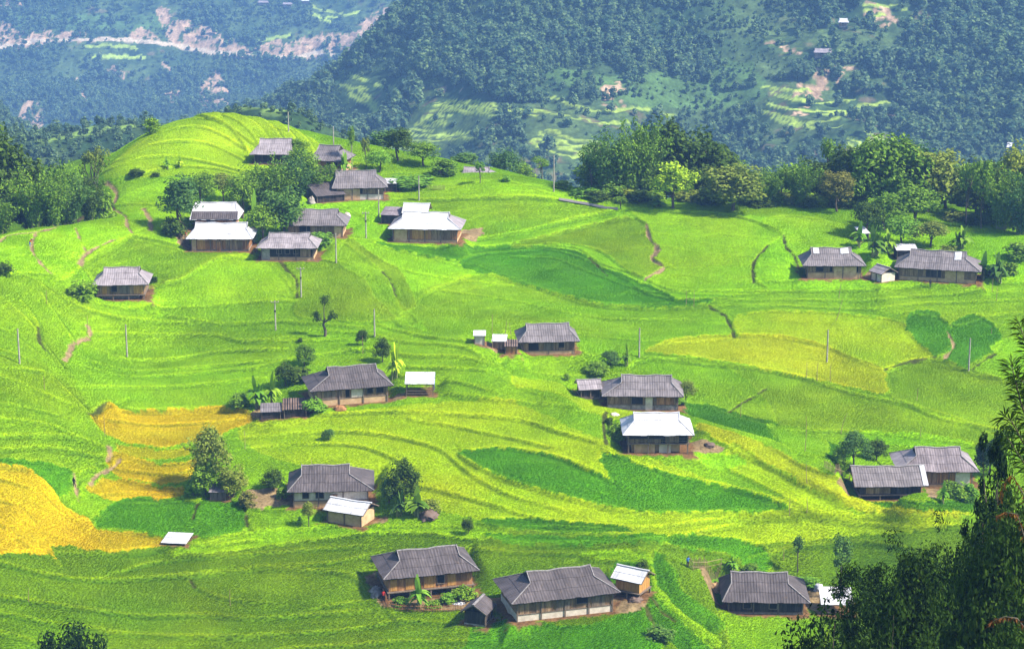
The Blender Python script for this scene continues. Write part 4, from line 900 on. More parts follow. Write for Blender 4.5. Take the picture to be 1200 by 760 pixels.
# rice terraces on the far slopes: their lit strips painted on as bright green lines
FLINES = [[(511,121),(555,123),(600,127),(640,133),(675,140),(700,145),(730,146)],[(508,126),(560,128),(600,133),(630,137)],[(505,131),(545,132),(580,136)],[(500,136),(528,139)],[(495,141),(522,146)],[(488,147),(514,151)],[(482,152),(508,156)],[(475,158),(500,161),(548,158)],
 [(470,164),(502,166),(560,162)],[(464,169),(492,171)],[(458,174),(488,177)],[(450,180),(482,183)],[(444,186),(476,190)],[(436,193),(470,197)],[(390,80),(410,90),(432,96)],[(375,92),(410,105),(430,108)],[(440,101),(460,106),(490,108)],[(410,112),(430,124),(440,136)],[(420,108),(436,120),(446,130)],
 [(622,168),(655,182),(700,186)],[(626,163),(662,176),(704,181)],[(632,158),(666,170),(706,176)],[(640,153),(672,164),(700,168)],[(634,116),(665,121),(690,130),(715,131),(750,129),(790,138)],[(735,142),(745,148),(752,154)],
 [(1016,154),(1034,164),(1052,172)],[(1010,160),(1028,170),(1046,176)],[(986,166),(1000,174),(1016,180)],[(996,162),(1012,172),(1030,178)],[(904,112),(950,121),(1000,118)],[(900,122),(940,132),(990,130)],[(896,132),(944,146),(985,140)],[(905,142),(950,152),(984,150)],[(895,106),(925,108),(950,104)],[(965,135),(1010,128),(1040,120)],
 [(1012,12),(1040,10),(1060,14)],[(1014,20),(1036,20)],[(360,14),(374,22),(388,26)],[(366,8),(380,14),(400,16)],[(384,22),(400,20),(420,16)],[(300,50),(320,46),(340,44)],[(98,56),(130,55),(160,58)],[(110,70),(140,68),(170,70)]]
for ln in FLINES:
    far = ln[0][0] < 430 and ln[0][1] < 72
    pl = catmull(ln, False, 5); P = farcast(pl[:, 0], pl[:, 1], float(gY(1640 if far else 880)), float(gY(2000 if far else 1250))); hw = 1.25 if not far else 2.4
    lc = np.array((.27, .37, .06))*random.Random(int(ln[0][0])).uniform(.75, 1.15)
    for a, b in zip(P[:-1], P[1:]):
        if np.hypot(*(b-a)) > 60: continue
        i0, i1 = np.searchsorted(FXS, [min(a[0], b[0])-9, max(a[0], b[0])+9]); j0, j1 = np.searchsorted(FYS, [min(a[1], b[1])-9, max(a[1], b[1])+9])
        x = FX[j0:j1, i0:i1]-a[0]; y = FY[j0:j1, i0:i1]-a[1]; d = b-a; t = np.clip((x*d[0]+y*d[1])/(d@d+1e-6), 0, 1); q = np.hypot(x-t*d[0], y-t*d[1])
        FC[j0:j1, i0:i1][q < hw] = lc; FMASK[j0:j1, i0:i1][q < 5.5] = .97
FZs = FZ.copy(); FZs[inn] -= 2.5
nearm = (FY < 520); FC[nearm] = np.array((.085, .165, .012))
s = NT("mountain_ground"); at = s.n("ShaderNodeAttribute", attribute_name="Col"); tc = s.n("ShaderNodeTexCoord")
n1 = s.noise(tc.outputs["Object"], 0.45, 5, 0.7)
s.l(s.mix('MULTIPLY', 1.0, at.outputs["Color"], s.ramp(n1, [(0.3, 0.45), (0.65, 1.15)])), s.b.inputs["Base Color"]); s.b.inputs["Roughness"].default_value = 1
s.b.inputs["Specular IOR Level"].default_value = 0.0
M['mountain'] = s.m
land_me = np_mesh("mountain_terrain", np.stack([FX, FY, FZs], -1).reshape(-1, 3), grid_faces(len(FXS), len(FYS)), np.clip(FC, .004, .9).reshape(-1, 3))
land_o = link("mountain_terrain", land_me, M['mountain'], smooth=True); land_o["kind"] = "structure"; land_o["label"] = "valley floor and wooded mountainsides beyond the rice fields"
def far_z(x, y):
    i = np.clip(np.searchsorted(FXS, x)-1, 0, len(FXS)-2); j = np.clip(np.searchsorted(FYS, y)-1, 0, len(FYS)-2)
    a = (x-FXS[i])/(FXS[i+1]-FXS[i]); b = (y-FYS[j])/(FYS[j+1]-FYS[j])
    return (FZ[j, i]*(1-a)+FZ[j, i+1]*a)*(1-b)+(FZ[j+1, i]*(1-a)+FZ[j+1, i+1]*a)*b, FMASK[j, i]
def ground_z(x, y):
    x = np.asarray(x, float); y = np.asarray(y, float)
    if GX0 < float(x) < GX1 and GY0 < float(y) < GY1: return float(blerp(ZF, x, y))
    return float(far_z(np.array([x]), np.array([y]))[0][0])

# ---------------------------------------------------------------- houses go up on their pads
for fn, kw in BUILD: fn(**kw)
# ---------------------------------------------------------------- foliage
def mat_leaf(name, c1, c2, trans=.22, inst=False):
    s = NT(name); g = s.n("ShaderNodeNewGeometry"); oi = s.n("ShaderNodeObjectInfo")
    col = s.mix('MIX', s.ramp(g.outputs["Random Per Island"], [(0, 0), (1, 1)]), c1, c2)
    col = s.mix('MULTIPLY', 1.0, col, s.ramp(oi.outputs["Random"], [(0, (.72, .74, .78)), (.5, (.98, .95, .9)), (1, (1.2, 1.12, .8))]))
    s.t.nodes.remove(s.b)
    d = s.n("ShaderNodeBsdfDiffuse"); t = s.n("ShaderNodeBsdfTranslucent"); mx = s.n("ShaderNodeMixShader"); mx.inputs[0].default_value = trans
    s.l(col, d.inputs[0]); s.l(col, t.inputs[0]); s.l(d.outputs[0], mx.inputs[1]); s.l(t.outputs[0], mx.inputs[2]); s.l(mx.outputs[0], s.out.inputs[0])
    return s.m
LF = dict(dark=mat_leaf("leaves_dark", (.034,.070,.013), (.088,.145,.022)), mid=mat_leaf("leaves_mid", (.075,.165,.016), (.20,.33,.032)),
          olive=mat_leaf("leaves_olive", (.11,.165,.024), (.25,.30,.05)), lime=mat_leaf("leaves_lime", (.20,.34,.018), (.40,.55,.035)),
          blue=mat_leaf("leaves_blue_green", (.044,.112,.030), (.11,.205,.045)), bright=mat_leaf("leaves_bright", (.10,.25,.02), (.22,.40,.04)),
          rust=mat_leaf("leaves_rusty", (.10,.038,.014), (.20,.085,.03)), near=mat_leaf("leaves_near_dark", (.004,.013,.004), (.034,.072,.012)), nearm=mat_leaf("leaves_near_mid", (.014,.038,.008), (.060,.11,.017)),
          brown=mat_leaf("leaves_brownish", (.10,.115,.026), (.19,.19,.045)))
M['bark'] = mat_plain("bark", (.055,.042,.032), (.13,.105,.08), 3); M['barkpale'] = mat_plain("bark_pale", (.20,.17,.13), (.34,.30,.24), 3); M['cane'] = mat_plain("bamboo_cane", (.12,.15,.05), (.26,.27,.11), 2)

def unit(a): return a/np.maximum(np.linalg.norm(a, axis=-1, keepdims=True), 1e-9)
def leaves(C, Rr, n, size, rng, outw=.7, upw=.5, aspect=.55, shell=.45, droop=0, squash=1.0):
    k = len(C)*n; c = np.repeat(C, n, 0); r = np.repeat(Rr, n)
    d = unit(rng.normal(size=(k, 3))); rad = shell+(1-shell)*rng.random(k)**.5
    off = d*(r*rad)[:, None]; off[:, 2] *= squash
    pos = c+off
    nrm = unit(d*outw+np.array([0, 0, upw])+rng.normal(size=(k, 3))*.45)
    t = unit(np.cross(nrm, rng.normal(size=(k, 3)))); t[:, 2] -= droop; t = unit(t); b = unit(np.cross(nrm, t))
    L = size*(.65+.7*rng.random(k))[:, None]; W = L*aspect*.5
    V = np.stack([pos-t*L*.5, pos+b*W+nrm*L*.06, pos+t*L*.5, pos-b*W+nrm*L*.06], 1).reshape(-1, 3)
    return V, np.arange(4*k).reshape(-1, 4)
def tube(path, radii, n=7):
    P = np.array(path, float); V = []; 
    for i, p in enumerate(P):
        d = unit(P[min(i+1, len(P)-1)]-P[max(i-1, 0)]); a = unit(np.cross(d, [0.3, 1, .1])); b = np.cross(d, a)
        for j in range(n):
            t = 2*math.pi*j/n; V.append(p+radii[i]*(math.cos(t)*a+math.sin(t)*b))
    F = [(i*n+j, i*n+(j+1) % n, (i+1)*n+(j+1) % n, (i+1)*n+j) for i in range(len(P)-1) for j in range(n)]
    return np.array(V), np.array(F)
def merge(parts):
    V = []; F = []; k = 0
    for v, f in parts: V.append(v); F.append(np.asarray(f)+k); k += len(v)
    return np.vstack(V), np.vstack(F)
def bend(p, q, rng, n=5, sag=.12):
    p = np.array(p, float); q = np.array(q, float); t = np.linspace(0, 1, n)[:, None]; L = np.linalg.norm(q-p)
    w = rng.normal(size=3)*sag*L; w[2] = abs(w[2])*.4
    return p+(q-p)*t+w*np.sin(t*math.pi)

PROTO = {}   # kind -> list of (trunk mesh, crown mesh); every prototype is 10 m tall and about 7 m wide
def reg(kind, trunk, crown):
    tm = np_mesh(kind+"_trunk", *trunk); cm = np_mesh(kind+"_crown", *crown)
    tm.polygons.foreach_set("use_smooth", np.ones(len(tm.polygons), bool))
    PROTO.setdefault(kind, []).append((tm, cm))
def p_broad(seed, rx=3.3, rz=3.9, cz=6.0, nc=52, nl=52, size=.50, kind='broad', cr=(.8, 1.5), hole=.0, limbs=7, tr=.26):
    rng = np.random.default_rng(seed); d = unit(rng.normal(size=(nc, 3))); d[:, 2] = np.where(d[:, 2] < -.55, -d[:, 2], d[:, 2])
    lob = 1+.22*np.sin(3*np.arctan2(d[:, 1], d[:, 0])+seed)+.12*rng.normal(size=nc)
    rr = (.45+.55*rng.random(nc)**.5)*lob*.82
    C = np.stack([d[:, 0]*rx*rr, d[:, 1]*rx*rr, cz+d[:, 2]*rz*rr*.95], 1); C[:, 2] = np.where(C[:, 2] < .5, .5+rng.random(nc)*2, C[:, 2]) if kind == 'full' else np.clip(C[:, 2], 1.6, 9.5)
    Rr = rng.uniform(*cr, nc)
    cr_ = leaves(C, Rr, nl, size, rng)
    parts = [tube(bend((0, 0, -1.0), (rng.normal()*.3, rng.normal()*.3, cz), rng, 6, .05), np.linspace(tr, tr*.4, 6))]
    for i in rng.choice(nc, limbs, False): parts.append(tube(bend((0, 0, rng.uniform(2.2, cz-1)), C[i], rng), np.linspace(tr*.42, .03, 5), 5))
    reg(kind, merge(parts), cr_)
for sd_ in (1, 2, 3, 4): p_broad(sd_)
p_broad(11, rx=3.5, rz=4.9, cz=4.9, nc=84, nl=46, size=.55, kind='full'); p_broad(12, rx=3.6, rz=4.9, cz=4.8, nc=84, nl=46, size=.55, kind='full'); p_broad(13, rx=3.5, rz=5.0, cz=4.8, nc=84, nl=46, size=.55, kind='full')
p_broad(21, rx=2.8, rz=3.0, cz=7.0, nc=22, nl=46, size=.42, kind='airy', cr=(.55, 1.0), limbs=14, tr=.2); p_broad(22, rx=3.0, rz=2.8, cz=7.1, nc=20, nl=46, size=.42, kind='airy', cr=(.5, .95), limbs=14, tr=.2)
p_broad(31, rx=2.0, rz=2.2, cz=7.8, nc=16, nl=50, size=.5, kind='slim', cr=(.7, 1.1), limbs=6, tr=.22); p_broad(32, rx=2.2, rz=3.2, cz=6.9, nc=22, nl=50, size=.5, kind='slim', cr=(.6, 1.1), limbs=6, tr=.2)
def p_bush(seed, kind='bush'):
    rng = np.random.default_rng(seed); nc = 26; d = unit(rng.normal(size=(nc, 3))); d[:, 2] = abs(d[:, 2]); rr = .5+.4*rng.random(nc)
    C = np.stack([d[:, 0]*3.4*rr, d[:, 1]*3.4*rr, 1+d[:, 2]*7.6*rr], 1)
    parts = [tube(bend((0, 0, -1), C[i]*.8, rng), np.linspace(.15, .04, 5), 5) for i in range(5)]
    reg(kind, merge(parts), leaves(C, rng.uniform(1.0, 2.0, nc), 50, .95, rng))
p_bush(41); p_bush(42); p_bush(43)
def p_bamboo(seed):
    rng = np.random.default_rng(seed); parts = []; C = []; Rr = []
    for i in range(30):
        a = rng.uniform(0, 6.283); lean = rng.uniform(.15, 1.0); h = rng.uniform(7.2, 10.2)*(1-.22*lean); b = np.array([math.cos(a), math.sin(a), 0])
        base = b*rng.uniform(.1, .8); t = np.linspace(0, 1, 9)
        P = base+b*(lean*3.3*t[:, None]**2.1)+np.stack([0*t, 0*t, h*(t-.16*lean*t**5)-1*(t == 0)], 1)
        parts.append(tube(P, np.linspace(.06, .015, 9), 4))
        for tt in np.linspace(.12, 1.0, 13):
            p = np.array([np.interp(tt, t, P[:, j]) for j in range(3)]); s_ = .36+.60*math.sin(min(1, (tt-.2)/.8)*2.6)
            C.append(p+rng.normal(size=3)*.16); Rr.append(s_*rng.uniform(.8, 1.2))
    reg('bamboo', merge(parts), leaves(np.array(C), np.array(Rr), 15, .42, rng, outw=.5, upw=.25, aspect=.42, shell=.2, droop=.6))
p_bamboo(51); p_bamboo(52)
def p_banana(seed):
    rng = np.random.default_rng(seed); parts = []; lv = []
    for st_ in range(3):
        b = np.array([rng.normal()*1.1, rng.normal()*1.1, 0]) if st_ else np.zeros(3); hh = rng.uniform(4.6, 6.0)*(1 if st_ == 0 else .75)
        parts.append(tube([b+[0, 0, -1], b+[.05, 0, hh*.5], b+[.1, .05, hh]], [.42, .34, .2], 7))
        for i in range(9):
            a = i*2.4+rng.uniform(-.3, .3); L = rng.uniform(4.2, 5.6)*(1 if st_ == 0 else .75); up = rng.uniform(.35, 1.2) if i > 1 else 2.6
            d = np.array([math.cos(a), math.sin(a), 0]); s = np.array([-d[1], d[0], 0]); n = 8; V = []
            for k in range(n):
                t = k/(n-1); q = b+[.1, .05, hh]+d*L*(t*.85 if up < 2 else t*.22)+np.array([0, 0, L*(up*t*.55-(.75 if up < 2 else .25)*t*t)]); w = .85*math.sin(min(1, .12+t*1.0)*math.pi*.93)**.7*(1.0)
                V += [q-s*w+[0, 0, .18*w], q-[0, 0, .10], q+s*w+[0, 0, .18*w]]
            F = [(k*3+j, k*3+j+1, k*3+j+4, k*3+j+3) for k in range(n-1) for j in (0, 1)]
            lv.append((np.array(V), np.array(F)))
    reg('banana', merge(parts), merge(lv))
p_banana(61); p_banana(62)
def p_pollard():
    rng = np.random.default_rng(71); C = np.array([(.3, 0, 8.6), (.0, .2, 8.0), (.7, .1, 8.1), (3.2, .2, 4.2), (2.6, -.2, 3.9), (-1.8, .2, 5.4), (-2.4, -.2, 4.8), (-1.4, .3, 4.6), (3.0, .1, 4.8)]); Rr = np.array([1.5, 1.2, 1.1, 1.2, 1.0, .8, .75, .7, .9])
    tk = [(0.6, 0, -1), (.35, 0, 1.2), (.9, .1, 2.6), (.4, .1, 4.0)]
    parts = [tube(tk, [.42, .34, .28, .22], 8)]
    for q in ((.3, 0, 8.3), (3.0, .2, 4.1), (-1.9, .2, 5.1), (-2.0, -.2, 4.5)): parts.append(tube(bend((.45, .1, 3.2), q, rng, 5, .14), [.18, .13, .1, .08, .05], 6))
    reg('pollard', merge(parts), leaves(C, Rr, 110, .42, rng, shell=.2))
p_pollard()
def p_near(seed, kind, size, nc, nl, rx=3.3, rz=4.2, cz=5.6, cr=(.5, 1.05), aspect=.5, droop=.2):
    rng = np.random.default_rng(seed); d = unit(rng.normal(size=(nc, 3))); rr = (.35+.65*rng.random(nc)**.45)*(1+.2*np.sin(4*np.arctan2(d[:, 1], d[:, 0])+seed))*.86
    C = np.stack([d[:, 0]*rx*rr, d[:, 1]*rx*rr, cz+d[:, 2]*rz*rr], 1); C[:, 2] = np.clip(C[:, 2], .5, 9.7)
    parts = [tube(bend((0, 0, -1.5), (.2, .1, cz+1), rng, 7, .05), np.linspace(.2, .07, 7))]
    for i in rng.choice(nc, 26, False): parts.append(tube(bend((0, 0, rng.uniform(1.5, cz)), C[i], rng), np.linspace(.07, .015, 5), 5))
    reg(kind, merge(parts), leaves(C, rng.uniform(*cr, nc), nl, size, rng, aspect=aspect, droop=droop, shell=.25, squash=.7))
p_near(81, 'nearbroad', .19, 190, 130); p_near(82, 'nearbroad', .20, 180, 130); p_near(85, 'nearmid', .30, 130, 130, rx=3.5, rz=4.4, cr=(.7, 1.25)); p_near(83, 'nearfine', .18, 190, 130, cr=(.35, .8), aspect=.35); p_near(84, 'nearslim', .20, 80, 110, rx=2.3, rz=3.2, cz=6.6, cr=(.35, .7))

def plant(name, label, cat, kind, leaf, P, h, w, seed, group=None, bark='bark', tilt=0):
    ms = PROTO[kind]; tm, cm = ms[seed % len(ms)]; r = random.Random(seed*13+5)
    o = thing(name, label, cat, P, r.uniform(0, 6.28), group); o.scale = (w/7.0, w/7.0, h/10.0)
    for nm, me, mt in (("trunk" if kind not in ('banana', 'bush') else "stem", tm, M[bark]), ("crown" if kind != 'banana' else "leaves", cm, LF[leaf])):
        c = bpy.data.objects.new(nm, me); COL.objects.link(c); c.parent = o
        if not me.materials: me.materials.append(mt)
        c.material_slots[0].link = 'OBJECT'; c.material_slots[0].material = mt
    return o
NSEED = [0]
def T(u, vb, hp, wp, kind, leaf, label, Y=None, back=0, group=None, name=None, cat='tree', bark='bark'):
    if Y is None:
        P = cast(ZF, [u], [vb])[0]
        if back: P = at_depth(u, vb, P[1]+back); P[2] = ground_z(P[0], P[1])
        sink = 0
    else:
        P = at_depth(u, vb, Y); g = ground_z(P[0], P[1]); sink = P[2]-g; P[2] = g
    h = hp*P[1]/FPX/math.cos(R(13))+(sink if sink > 0 else 0)+(.0 if not back else 0)
    NSEED[0] += 1
    nm = name or dict(bamboo='bamboo_clump', banana='banana_plant', bush='bush', pollard='pollarded_tree', slim='slender_tree', airy='airy_tree').get(kind, 'broadleaf_tree')
    if kind == 'bamboo' : cat = 'bamboo'; bark = 'cane'
    if kind == 'banana': cat = 'banana plant'; bark = 'cane'
    if kind == 'bush': cat = 'bush'
    return plant(nm, label, cat, kind, leaf, Vector(P), max(h*(.92 if Y else 1), .6), max((.86 if kind == 'banana' else 1)*wp*P[1]/FPX*(1.42 if kind in ('full', 'bamboo') and vb < 296 else 1.2 if vb < 296 else 1.02), .6), NSEED[0], group, bark)

G = "trees of the grove beyond the path"
T(10,285,142,64,'full','dark',"tall dark tree at the frame edge, highest of the grove beyond the path",Y=414,group=G)
T(-14,285,120,60,'full','dark',"dark tree half cut by the frame edge in the grove beyond the path",Y=410,group=G)
T(30,282,96,46,'full','dark',"dark round tree behind the bamboo in the grove, beside its tallest tree",Y=416,group=G)
T(6,292,62,36,'bamboo','mid',"low bamboo clump at the near end of the grove by the path's start",Y=404,group=G)
T(42,276,92,44,'bamboo','mid',"broad bamboo clump on the inner side of the grove's tallest dark tree",Y=407,group=G)
T(64,270,82,40,'bamboo','mid',"bamboo clump in the middle of the grove edge above the sandy path",Y=408,group=G)
T(84,262,70,34,'bamboo','blue',"blue-green bamboo clump before the path bend, in the grove's thinner end",Y=414,group=G)
T(104,254,62,30,'bamboo','dark',"narrow dark bamboo clump hanging over the bend of the sandy path",Y=418,group=G)
T(120,246,36,26,'bush','mid',"leafy bush at the bend of the sandy path below the knoll",Y=424,cat='bush',group=G)
T(78,256,74,40,'broad','mid',"mid-green tree rising behind the bamboo in the middle of the grove",Y=432,group=G)
T(112,246,86,36,'airy','olive',"open-crowned olive tree with thin trunk, last of the grove before the knoll",Y=438,group=G)
T(60,262,80,44,'full','dark',"dark dense tree at the back of the grove behind the broad bamboo",Y=436,group=G)
T(96,240,40,30,'broad','dark',"small dark tree at the back of the grove near the olive tree",Y=444,group=G)
T(178,153,20,17,'bush','mid',"green bush alone on the knoll's skyline",Y=473,cat='bush')
T(160,205,9,16,'bush','dark',"small dark bush on the bank below the knoll",cat='bush')
T(182,207,8,9,'bush','dark',"tiny dark bush beside the two young banana plants under the knoll",cat='bush')
T(195,197,12,9,'banana','bright',"first young banana plant alone on the bank below the knoll"); T(210,196,12,9,'banana','lime',"yellowish young banana plant on the bank below the knoll")
T(3,320,20,26,'bush','dark',"dark bush at the frame edge above the stepped left slope",cat='bush')
G = "trees of the hamlet below the knoll"
T(213,272,68,46,'broad','blue',"big blue-green tree beside the half white roof in the hamlet",group=G); T(236,252,52,34,'broad','mid',"mid-green tree behind the big blue-green one in the hamlet",group=G)
T(205,276,32,24,'bush','dark',"dark bush under the big blue-green tree by the lane",cat='bush',group=G); T(262,236,34,30,'broad','olive',"olive bushy tree between the blue-green tree and the bamboo above the white roofs",group=G)
T(284,256,52,34,'broad','mid',"round mid-green tree just behind the white roofs' inner end",group=G); T(300,250,62,40,'bamboo','mid',"arching bamboo clump in the middle of the hamlet trees",group=G)
T(322,250,72,44,'bamboo','mid',"tallest arching bamboo clump of the hamlet, below the lilac roof",group=G); T(346,240,66,42,'bamboo','blue',"bamboo clump covering the gap between lilac and dark roofs",group=G)
T(368,228,46,40,'bamboo','mid',"low bamboo clump beside the sloping annex roof",group=G); T(330,276,58,40,'full','blue',"dense blue-green tree above the pale roof in the hamlet",group=G)
T(308,284,44,34,'broad','mid',"leafy tree between the white roof and the pale grey roof",group=G); T(298,282,52,24,'banana','bright',"tall bright banana plant beside the gleaming white roof",group=G)
T(350,188,26,22,'broad','mid',"small tree between the lilac and dark roofs under the knoll",group=G); T(372,284,14,30,'bush','bright',"leafy climber bush before the grey roof at the cluster's edge",cat='bush',group=G)
T(405,206,26,16,'banana','bright',"banana plant beside the dark roof under the knoll",group=G); T(355,222,50,36,'broad','mid',"tree rising behind the bamboo toward the meadow's top edge",group=G)
T(96,348,24,34,'bush','mid',"bush at the end of the lone house on the open left slope",cat='bush'); T(180,330,10,9,'bush','dark',"tiny dark bush at the far corner of the lone house on the left slope",cat='bush')
G = "trees along the crest"
T(413,190,46,13,'slim','mid',"slender pale-trunked tree on the crest, taller of a pair",Y=455,bark='barkpale',group=G); T(428,190,34,15,'slim','olive',"shorter slender tree beside the pale-trunked one on the crest",Y=462,group=G)
T(468,216,42,36,'broad','dark',"dark round tree on the crest above the bright meadow",Y=472,group=G); T(498,218,32,36,'broad','mid',"mid-green tree next to the dark round tree on the crest",Y=470,group=G)
T(444,212,28,30,'broad','bright',"bright leafy tree beside the dark-roofed house's white lean-to",Y=462,group=G); T(478,225,16,50,'bush','bright',"bright clipped-looking thicket along the meadow's top edge",Y=456,cat='bush',group=G)
T(520,222,24,28,'bush','mid',"thicket between the bright one and the crest house",Y=462,cat='bush',group=G); T(562,216,29,17,'slim','bright',"slender tree standing before the roof on the crest",Y=452,group=G)
T(592,214,42,34,'broad','blue',"bluish round tree on the crest past the roof",Y=520,group=G); T(612,216,30,26,'broad','mid',"smaller tree beside the bluish round one on the crest",Y=530,group=G); T(634,214,32,26,'airy','mid',"thin-crowned tree near the pole on the crest mound",Y=500,group=G)
T(594,216,12,9,'bush','bright',"small round bush right of the crest roof",Y=452,cat='bush',group=G); T(455,203,30,30,'full','blue',"bluish tree at the back of the crest thicket",Y=500,group=G); T(545,210,16,30,'bush','blue',"bluish thicket hiding the back of the crest roof",Y=486,cat='bush',group=G)
T(690,238,16,34,'bush','bright',"round bright bush on the mound by the white net",Y=449,cat='bush',group=G); T(660,222,12,20,'bush','mid',"low bush on the crest mound beside the pole",Y=452,cat='bush',group=G)
G = "trees of the big wood behind the fields"
T(692,246,52,34,'airy','blue',"sprawling thin tree at the near end of the big wood",Y=452,group=G); T(713,248,92,46,'bamboo','blue',"first tall bamboo clump of the big wood beside the white net",Y=450,group=G)
T(738,250,104,48,'bamboo','mid',"second tall bamboo clump of the big wood",Y=452,group=G); T(757,250,112,36,'bamboo','mid',"tallest bamboo clump, its bright plume topping the big wood",Y=453,group=G)
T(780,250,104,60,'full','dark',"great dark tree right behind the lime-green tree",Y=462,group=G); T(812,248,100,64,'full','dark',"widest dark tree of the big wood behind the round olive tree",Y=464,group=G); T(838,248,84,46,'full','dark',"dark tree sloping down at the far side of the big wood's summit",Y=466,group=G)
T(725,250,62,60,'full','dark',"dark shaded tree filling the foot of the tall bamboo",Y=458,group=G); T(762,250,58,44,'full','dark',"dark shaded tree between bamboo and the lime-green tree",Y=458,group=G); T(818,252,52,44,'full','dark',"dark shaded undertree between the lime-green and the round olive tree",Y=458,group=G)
T(789,247,60,46,'broad','lime',"bright lime-green tree standing in front of the big wood",Y=441,group=G); T(858,254,62,52,'full','olive',"round olive-green bamboo-like tree at the edge of the big field",Y=441,group=G)
T(772,246,10,22,'banana','blue',"banana plant at the foot of the lime-green tree",Y=443,group=G); T(728,246,12,12,'bush','mid',"small bush at the foot of the bamboo by the path end",Y=444,cat='bush',group=G)
T(895,250,52,34,'bamboo','mid',"bamboo clump next to the round olive tree",Y=446,group=G); T(914,248,44,28,'broad','blue',"blue-green tree in the low gap of the wood",Y=449,group=G); T(936,254,66,36,'bamboo','mid',"upright bamboo clump in the middle of the wood's low stretch",Y=446,group=G)
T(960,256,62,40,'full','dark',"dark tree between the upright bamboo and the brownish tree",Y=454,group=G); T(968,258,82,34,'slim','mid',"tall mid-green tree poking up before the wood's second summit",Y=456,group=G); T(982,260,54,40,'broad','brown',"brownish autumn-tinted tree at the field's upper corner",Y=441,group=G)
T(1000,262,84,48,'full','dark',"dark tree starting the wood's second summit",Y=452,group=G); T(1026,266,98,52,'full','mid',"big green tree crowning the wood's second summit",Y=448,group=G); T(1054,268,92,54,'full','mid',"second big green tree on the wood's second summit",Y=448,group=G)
T(1086,270,88,54,'full','olive',"olive-topped big tree at the far shoulder of the second summit",Y=450,group=G); T(1108,272,60,44,'full','dark',"dark tree in the notch beside the second summit",Y=456,group=G); T(1072,276,54,54,'broad','mid',"wide mid-green tree in front of the second summit",Y=432,group=G)
T(1036,280,48,44,'broad','mid',"rounded tree right above the white flat-roofed hut",Y=428,group=G); T(1016,286,46,34,'broad','dark',"dark tree above the tucked-away scrap sheet",Y=424,group=G); T(1058,290,36,40,'broad','bright',"bright leafy low tree behind the white flat-roofed hut",Y=418,group=G)
T(1090,294,34,38,'broad','olive',"olive low tree behind the long grey roof",Y=417,group=G); T(1132,278,86,34,'airy','mid',"tall open tree, first beyond the notch",Y=436,group=G); T(1150,282,92,34,'slim','mid',"tall slim tree, second beyond the notch",Y=434,group=G)
T(1172,284,88,40,'bamboo','mid',"bamboo clump near the frame edge beyond the notch",Y=434,group=G); T(1196,288,88,46,'bamboo','blue',"bamboo clump cut by the frame edge beyond the notch",Y=430,group=G); T(1184,284,92,40,'full','olive',"olive-topped tree behind the frame-edge bamboo",Y=446,group=G)
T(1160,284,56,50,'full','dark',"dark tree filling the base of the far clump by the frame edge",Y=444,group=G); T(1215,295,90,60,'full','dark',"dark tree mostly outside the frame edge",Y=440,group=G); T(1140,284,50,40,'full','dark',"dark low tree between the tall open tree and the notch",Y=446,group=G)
T(1192,304,24,34,'bush','mid',"bush on the bright hillock by the frame edge",cat='bush',group=G); T(1128,292,24,26,'banana','mid',"banana plant on the hillock above the long grey roof",group=G); T(1112,300,18,22,'bush','olive',"olive bush behind the long grey roof's white patch",cat='bush',group=G)
T(1022,312,34,32,'banana','mid',"spreading banana plant between the two grey-roofed houses",back=4,group=G); T(1006,308,28,22,'banana','bright',"bright banana plant behind the ochre-walled grey-roofed house",back=6,group=G); T(1040,308,26,26,'banana','mid',"banana plant beside the white flat-roofed hut",back=5,group=G)
T(1152,326,30,26,'banana','bright',"banana plant at the far end of the long grey-roofed house",group=G); T(1168,328,30,26,'banana','blue',"second banana plant past the long grey-roofed house",group=G); T(1180,322,24,24,'bush','mid',"bush beyond the banana plants at the frame edge",cat='bush',group=G); T(1162,322,14,30,'bush','dark',"dark bush below the banana plants past the long house",cat='bush',group=G)
T(940,324,14,10,'bush','dark',"dark bush at the near corner of the ochre-walled house",cat='bush')
T(383,394,54,34,'pollard','dark',"crooked pollarded tree with ball-shaped tufts alone on the slope",bark='bark')
T(352,400,6,6,'bush','dark',"tiny dark bush near the pollarded tree",cat='bush')
G = "plants round the ochre-walled house"
T(300,478,36,30,'banana','bright',"large bright banana plant at the straw lean-to",group=G); T(318,476,38,26,'banana','mid',"taller banana plant between the bright one and the dark trees",group=G); T(280,476,20,26,'bush','mid',"bush at the outer edge of the banana plants",cat='bush',group=G)
T(336,466,30,28,'full','dark',"dark tree between banana plants and the grey hip roof",back=5,group=G); T(358,450,26,26,'full','mid',"leafy tree behind the grey hip roof of the ochre-walled house",back=8,group=G); T(350,458,20,34,'bush','dark',"dark bush beside the hip of the ochre-walled house",back=4,cat='bush',group=G)
T(425,430,20,15,'full','dark',"small round dark tree behind the ridge of the ochre-walled house",back=9,group=G); T(449,444,30,20,'full','dark',"dark tree at the ridge end of the ochre-walled house",back=5,group=G); T(465,456,38,24,'banana','lime',"yellow-green banana plant beside the blue-draped granary",back=4,group=G)
T(368,482,20,28,'bush','bright',"bright bush before the ochre mud wall",cat='bush',group=G)
G = "plants round the half-sunk house"
T(716,444,18,24,'full','blue',"leafy tree behind the half-sunk house's hip",back=6,group=G); T(735,446,26,16,'banana','mid',"banana plant rising behind the half-sunk house's ridge",back=6,group=G); T(700,446,16,30,'bush','mid',"bush above the annex of the half-sunk house",cat='bush',back=3,group=G)
T(805,472,28,24,'broad','olive',"olive shrub tree at the end wall of the half-sunk house",group=G); T(664,445,10,9,'bush','mid',"tiny lone shrub on the slope near the annex",cat='bush',group=G); T(797,474,12,16,'bush','bright',"bright low bush at the end wall of the half-sunk house",cat='bush',group=G)
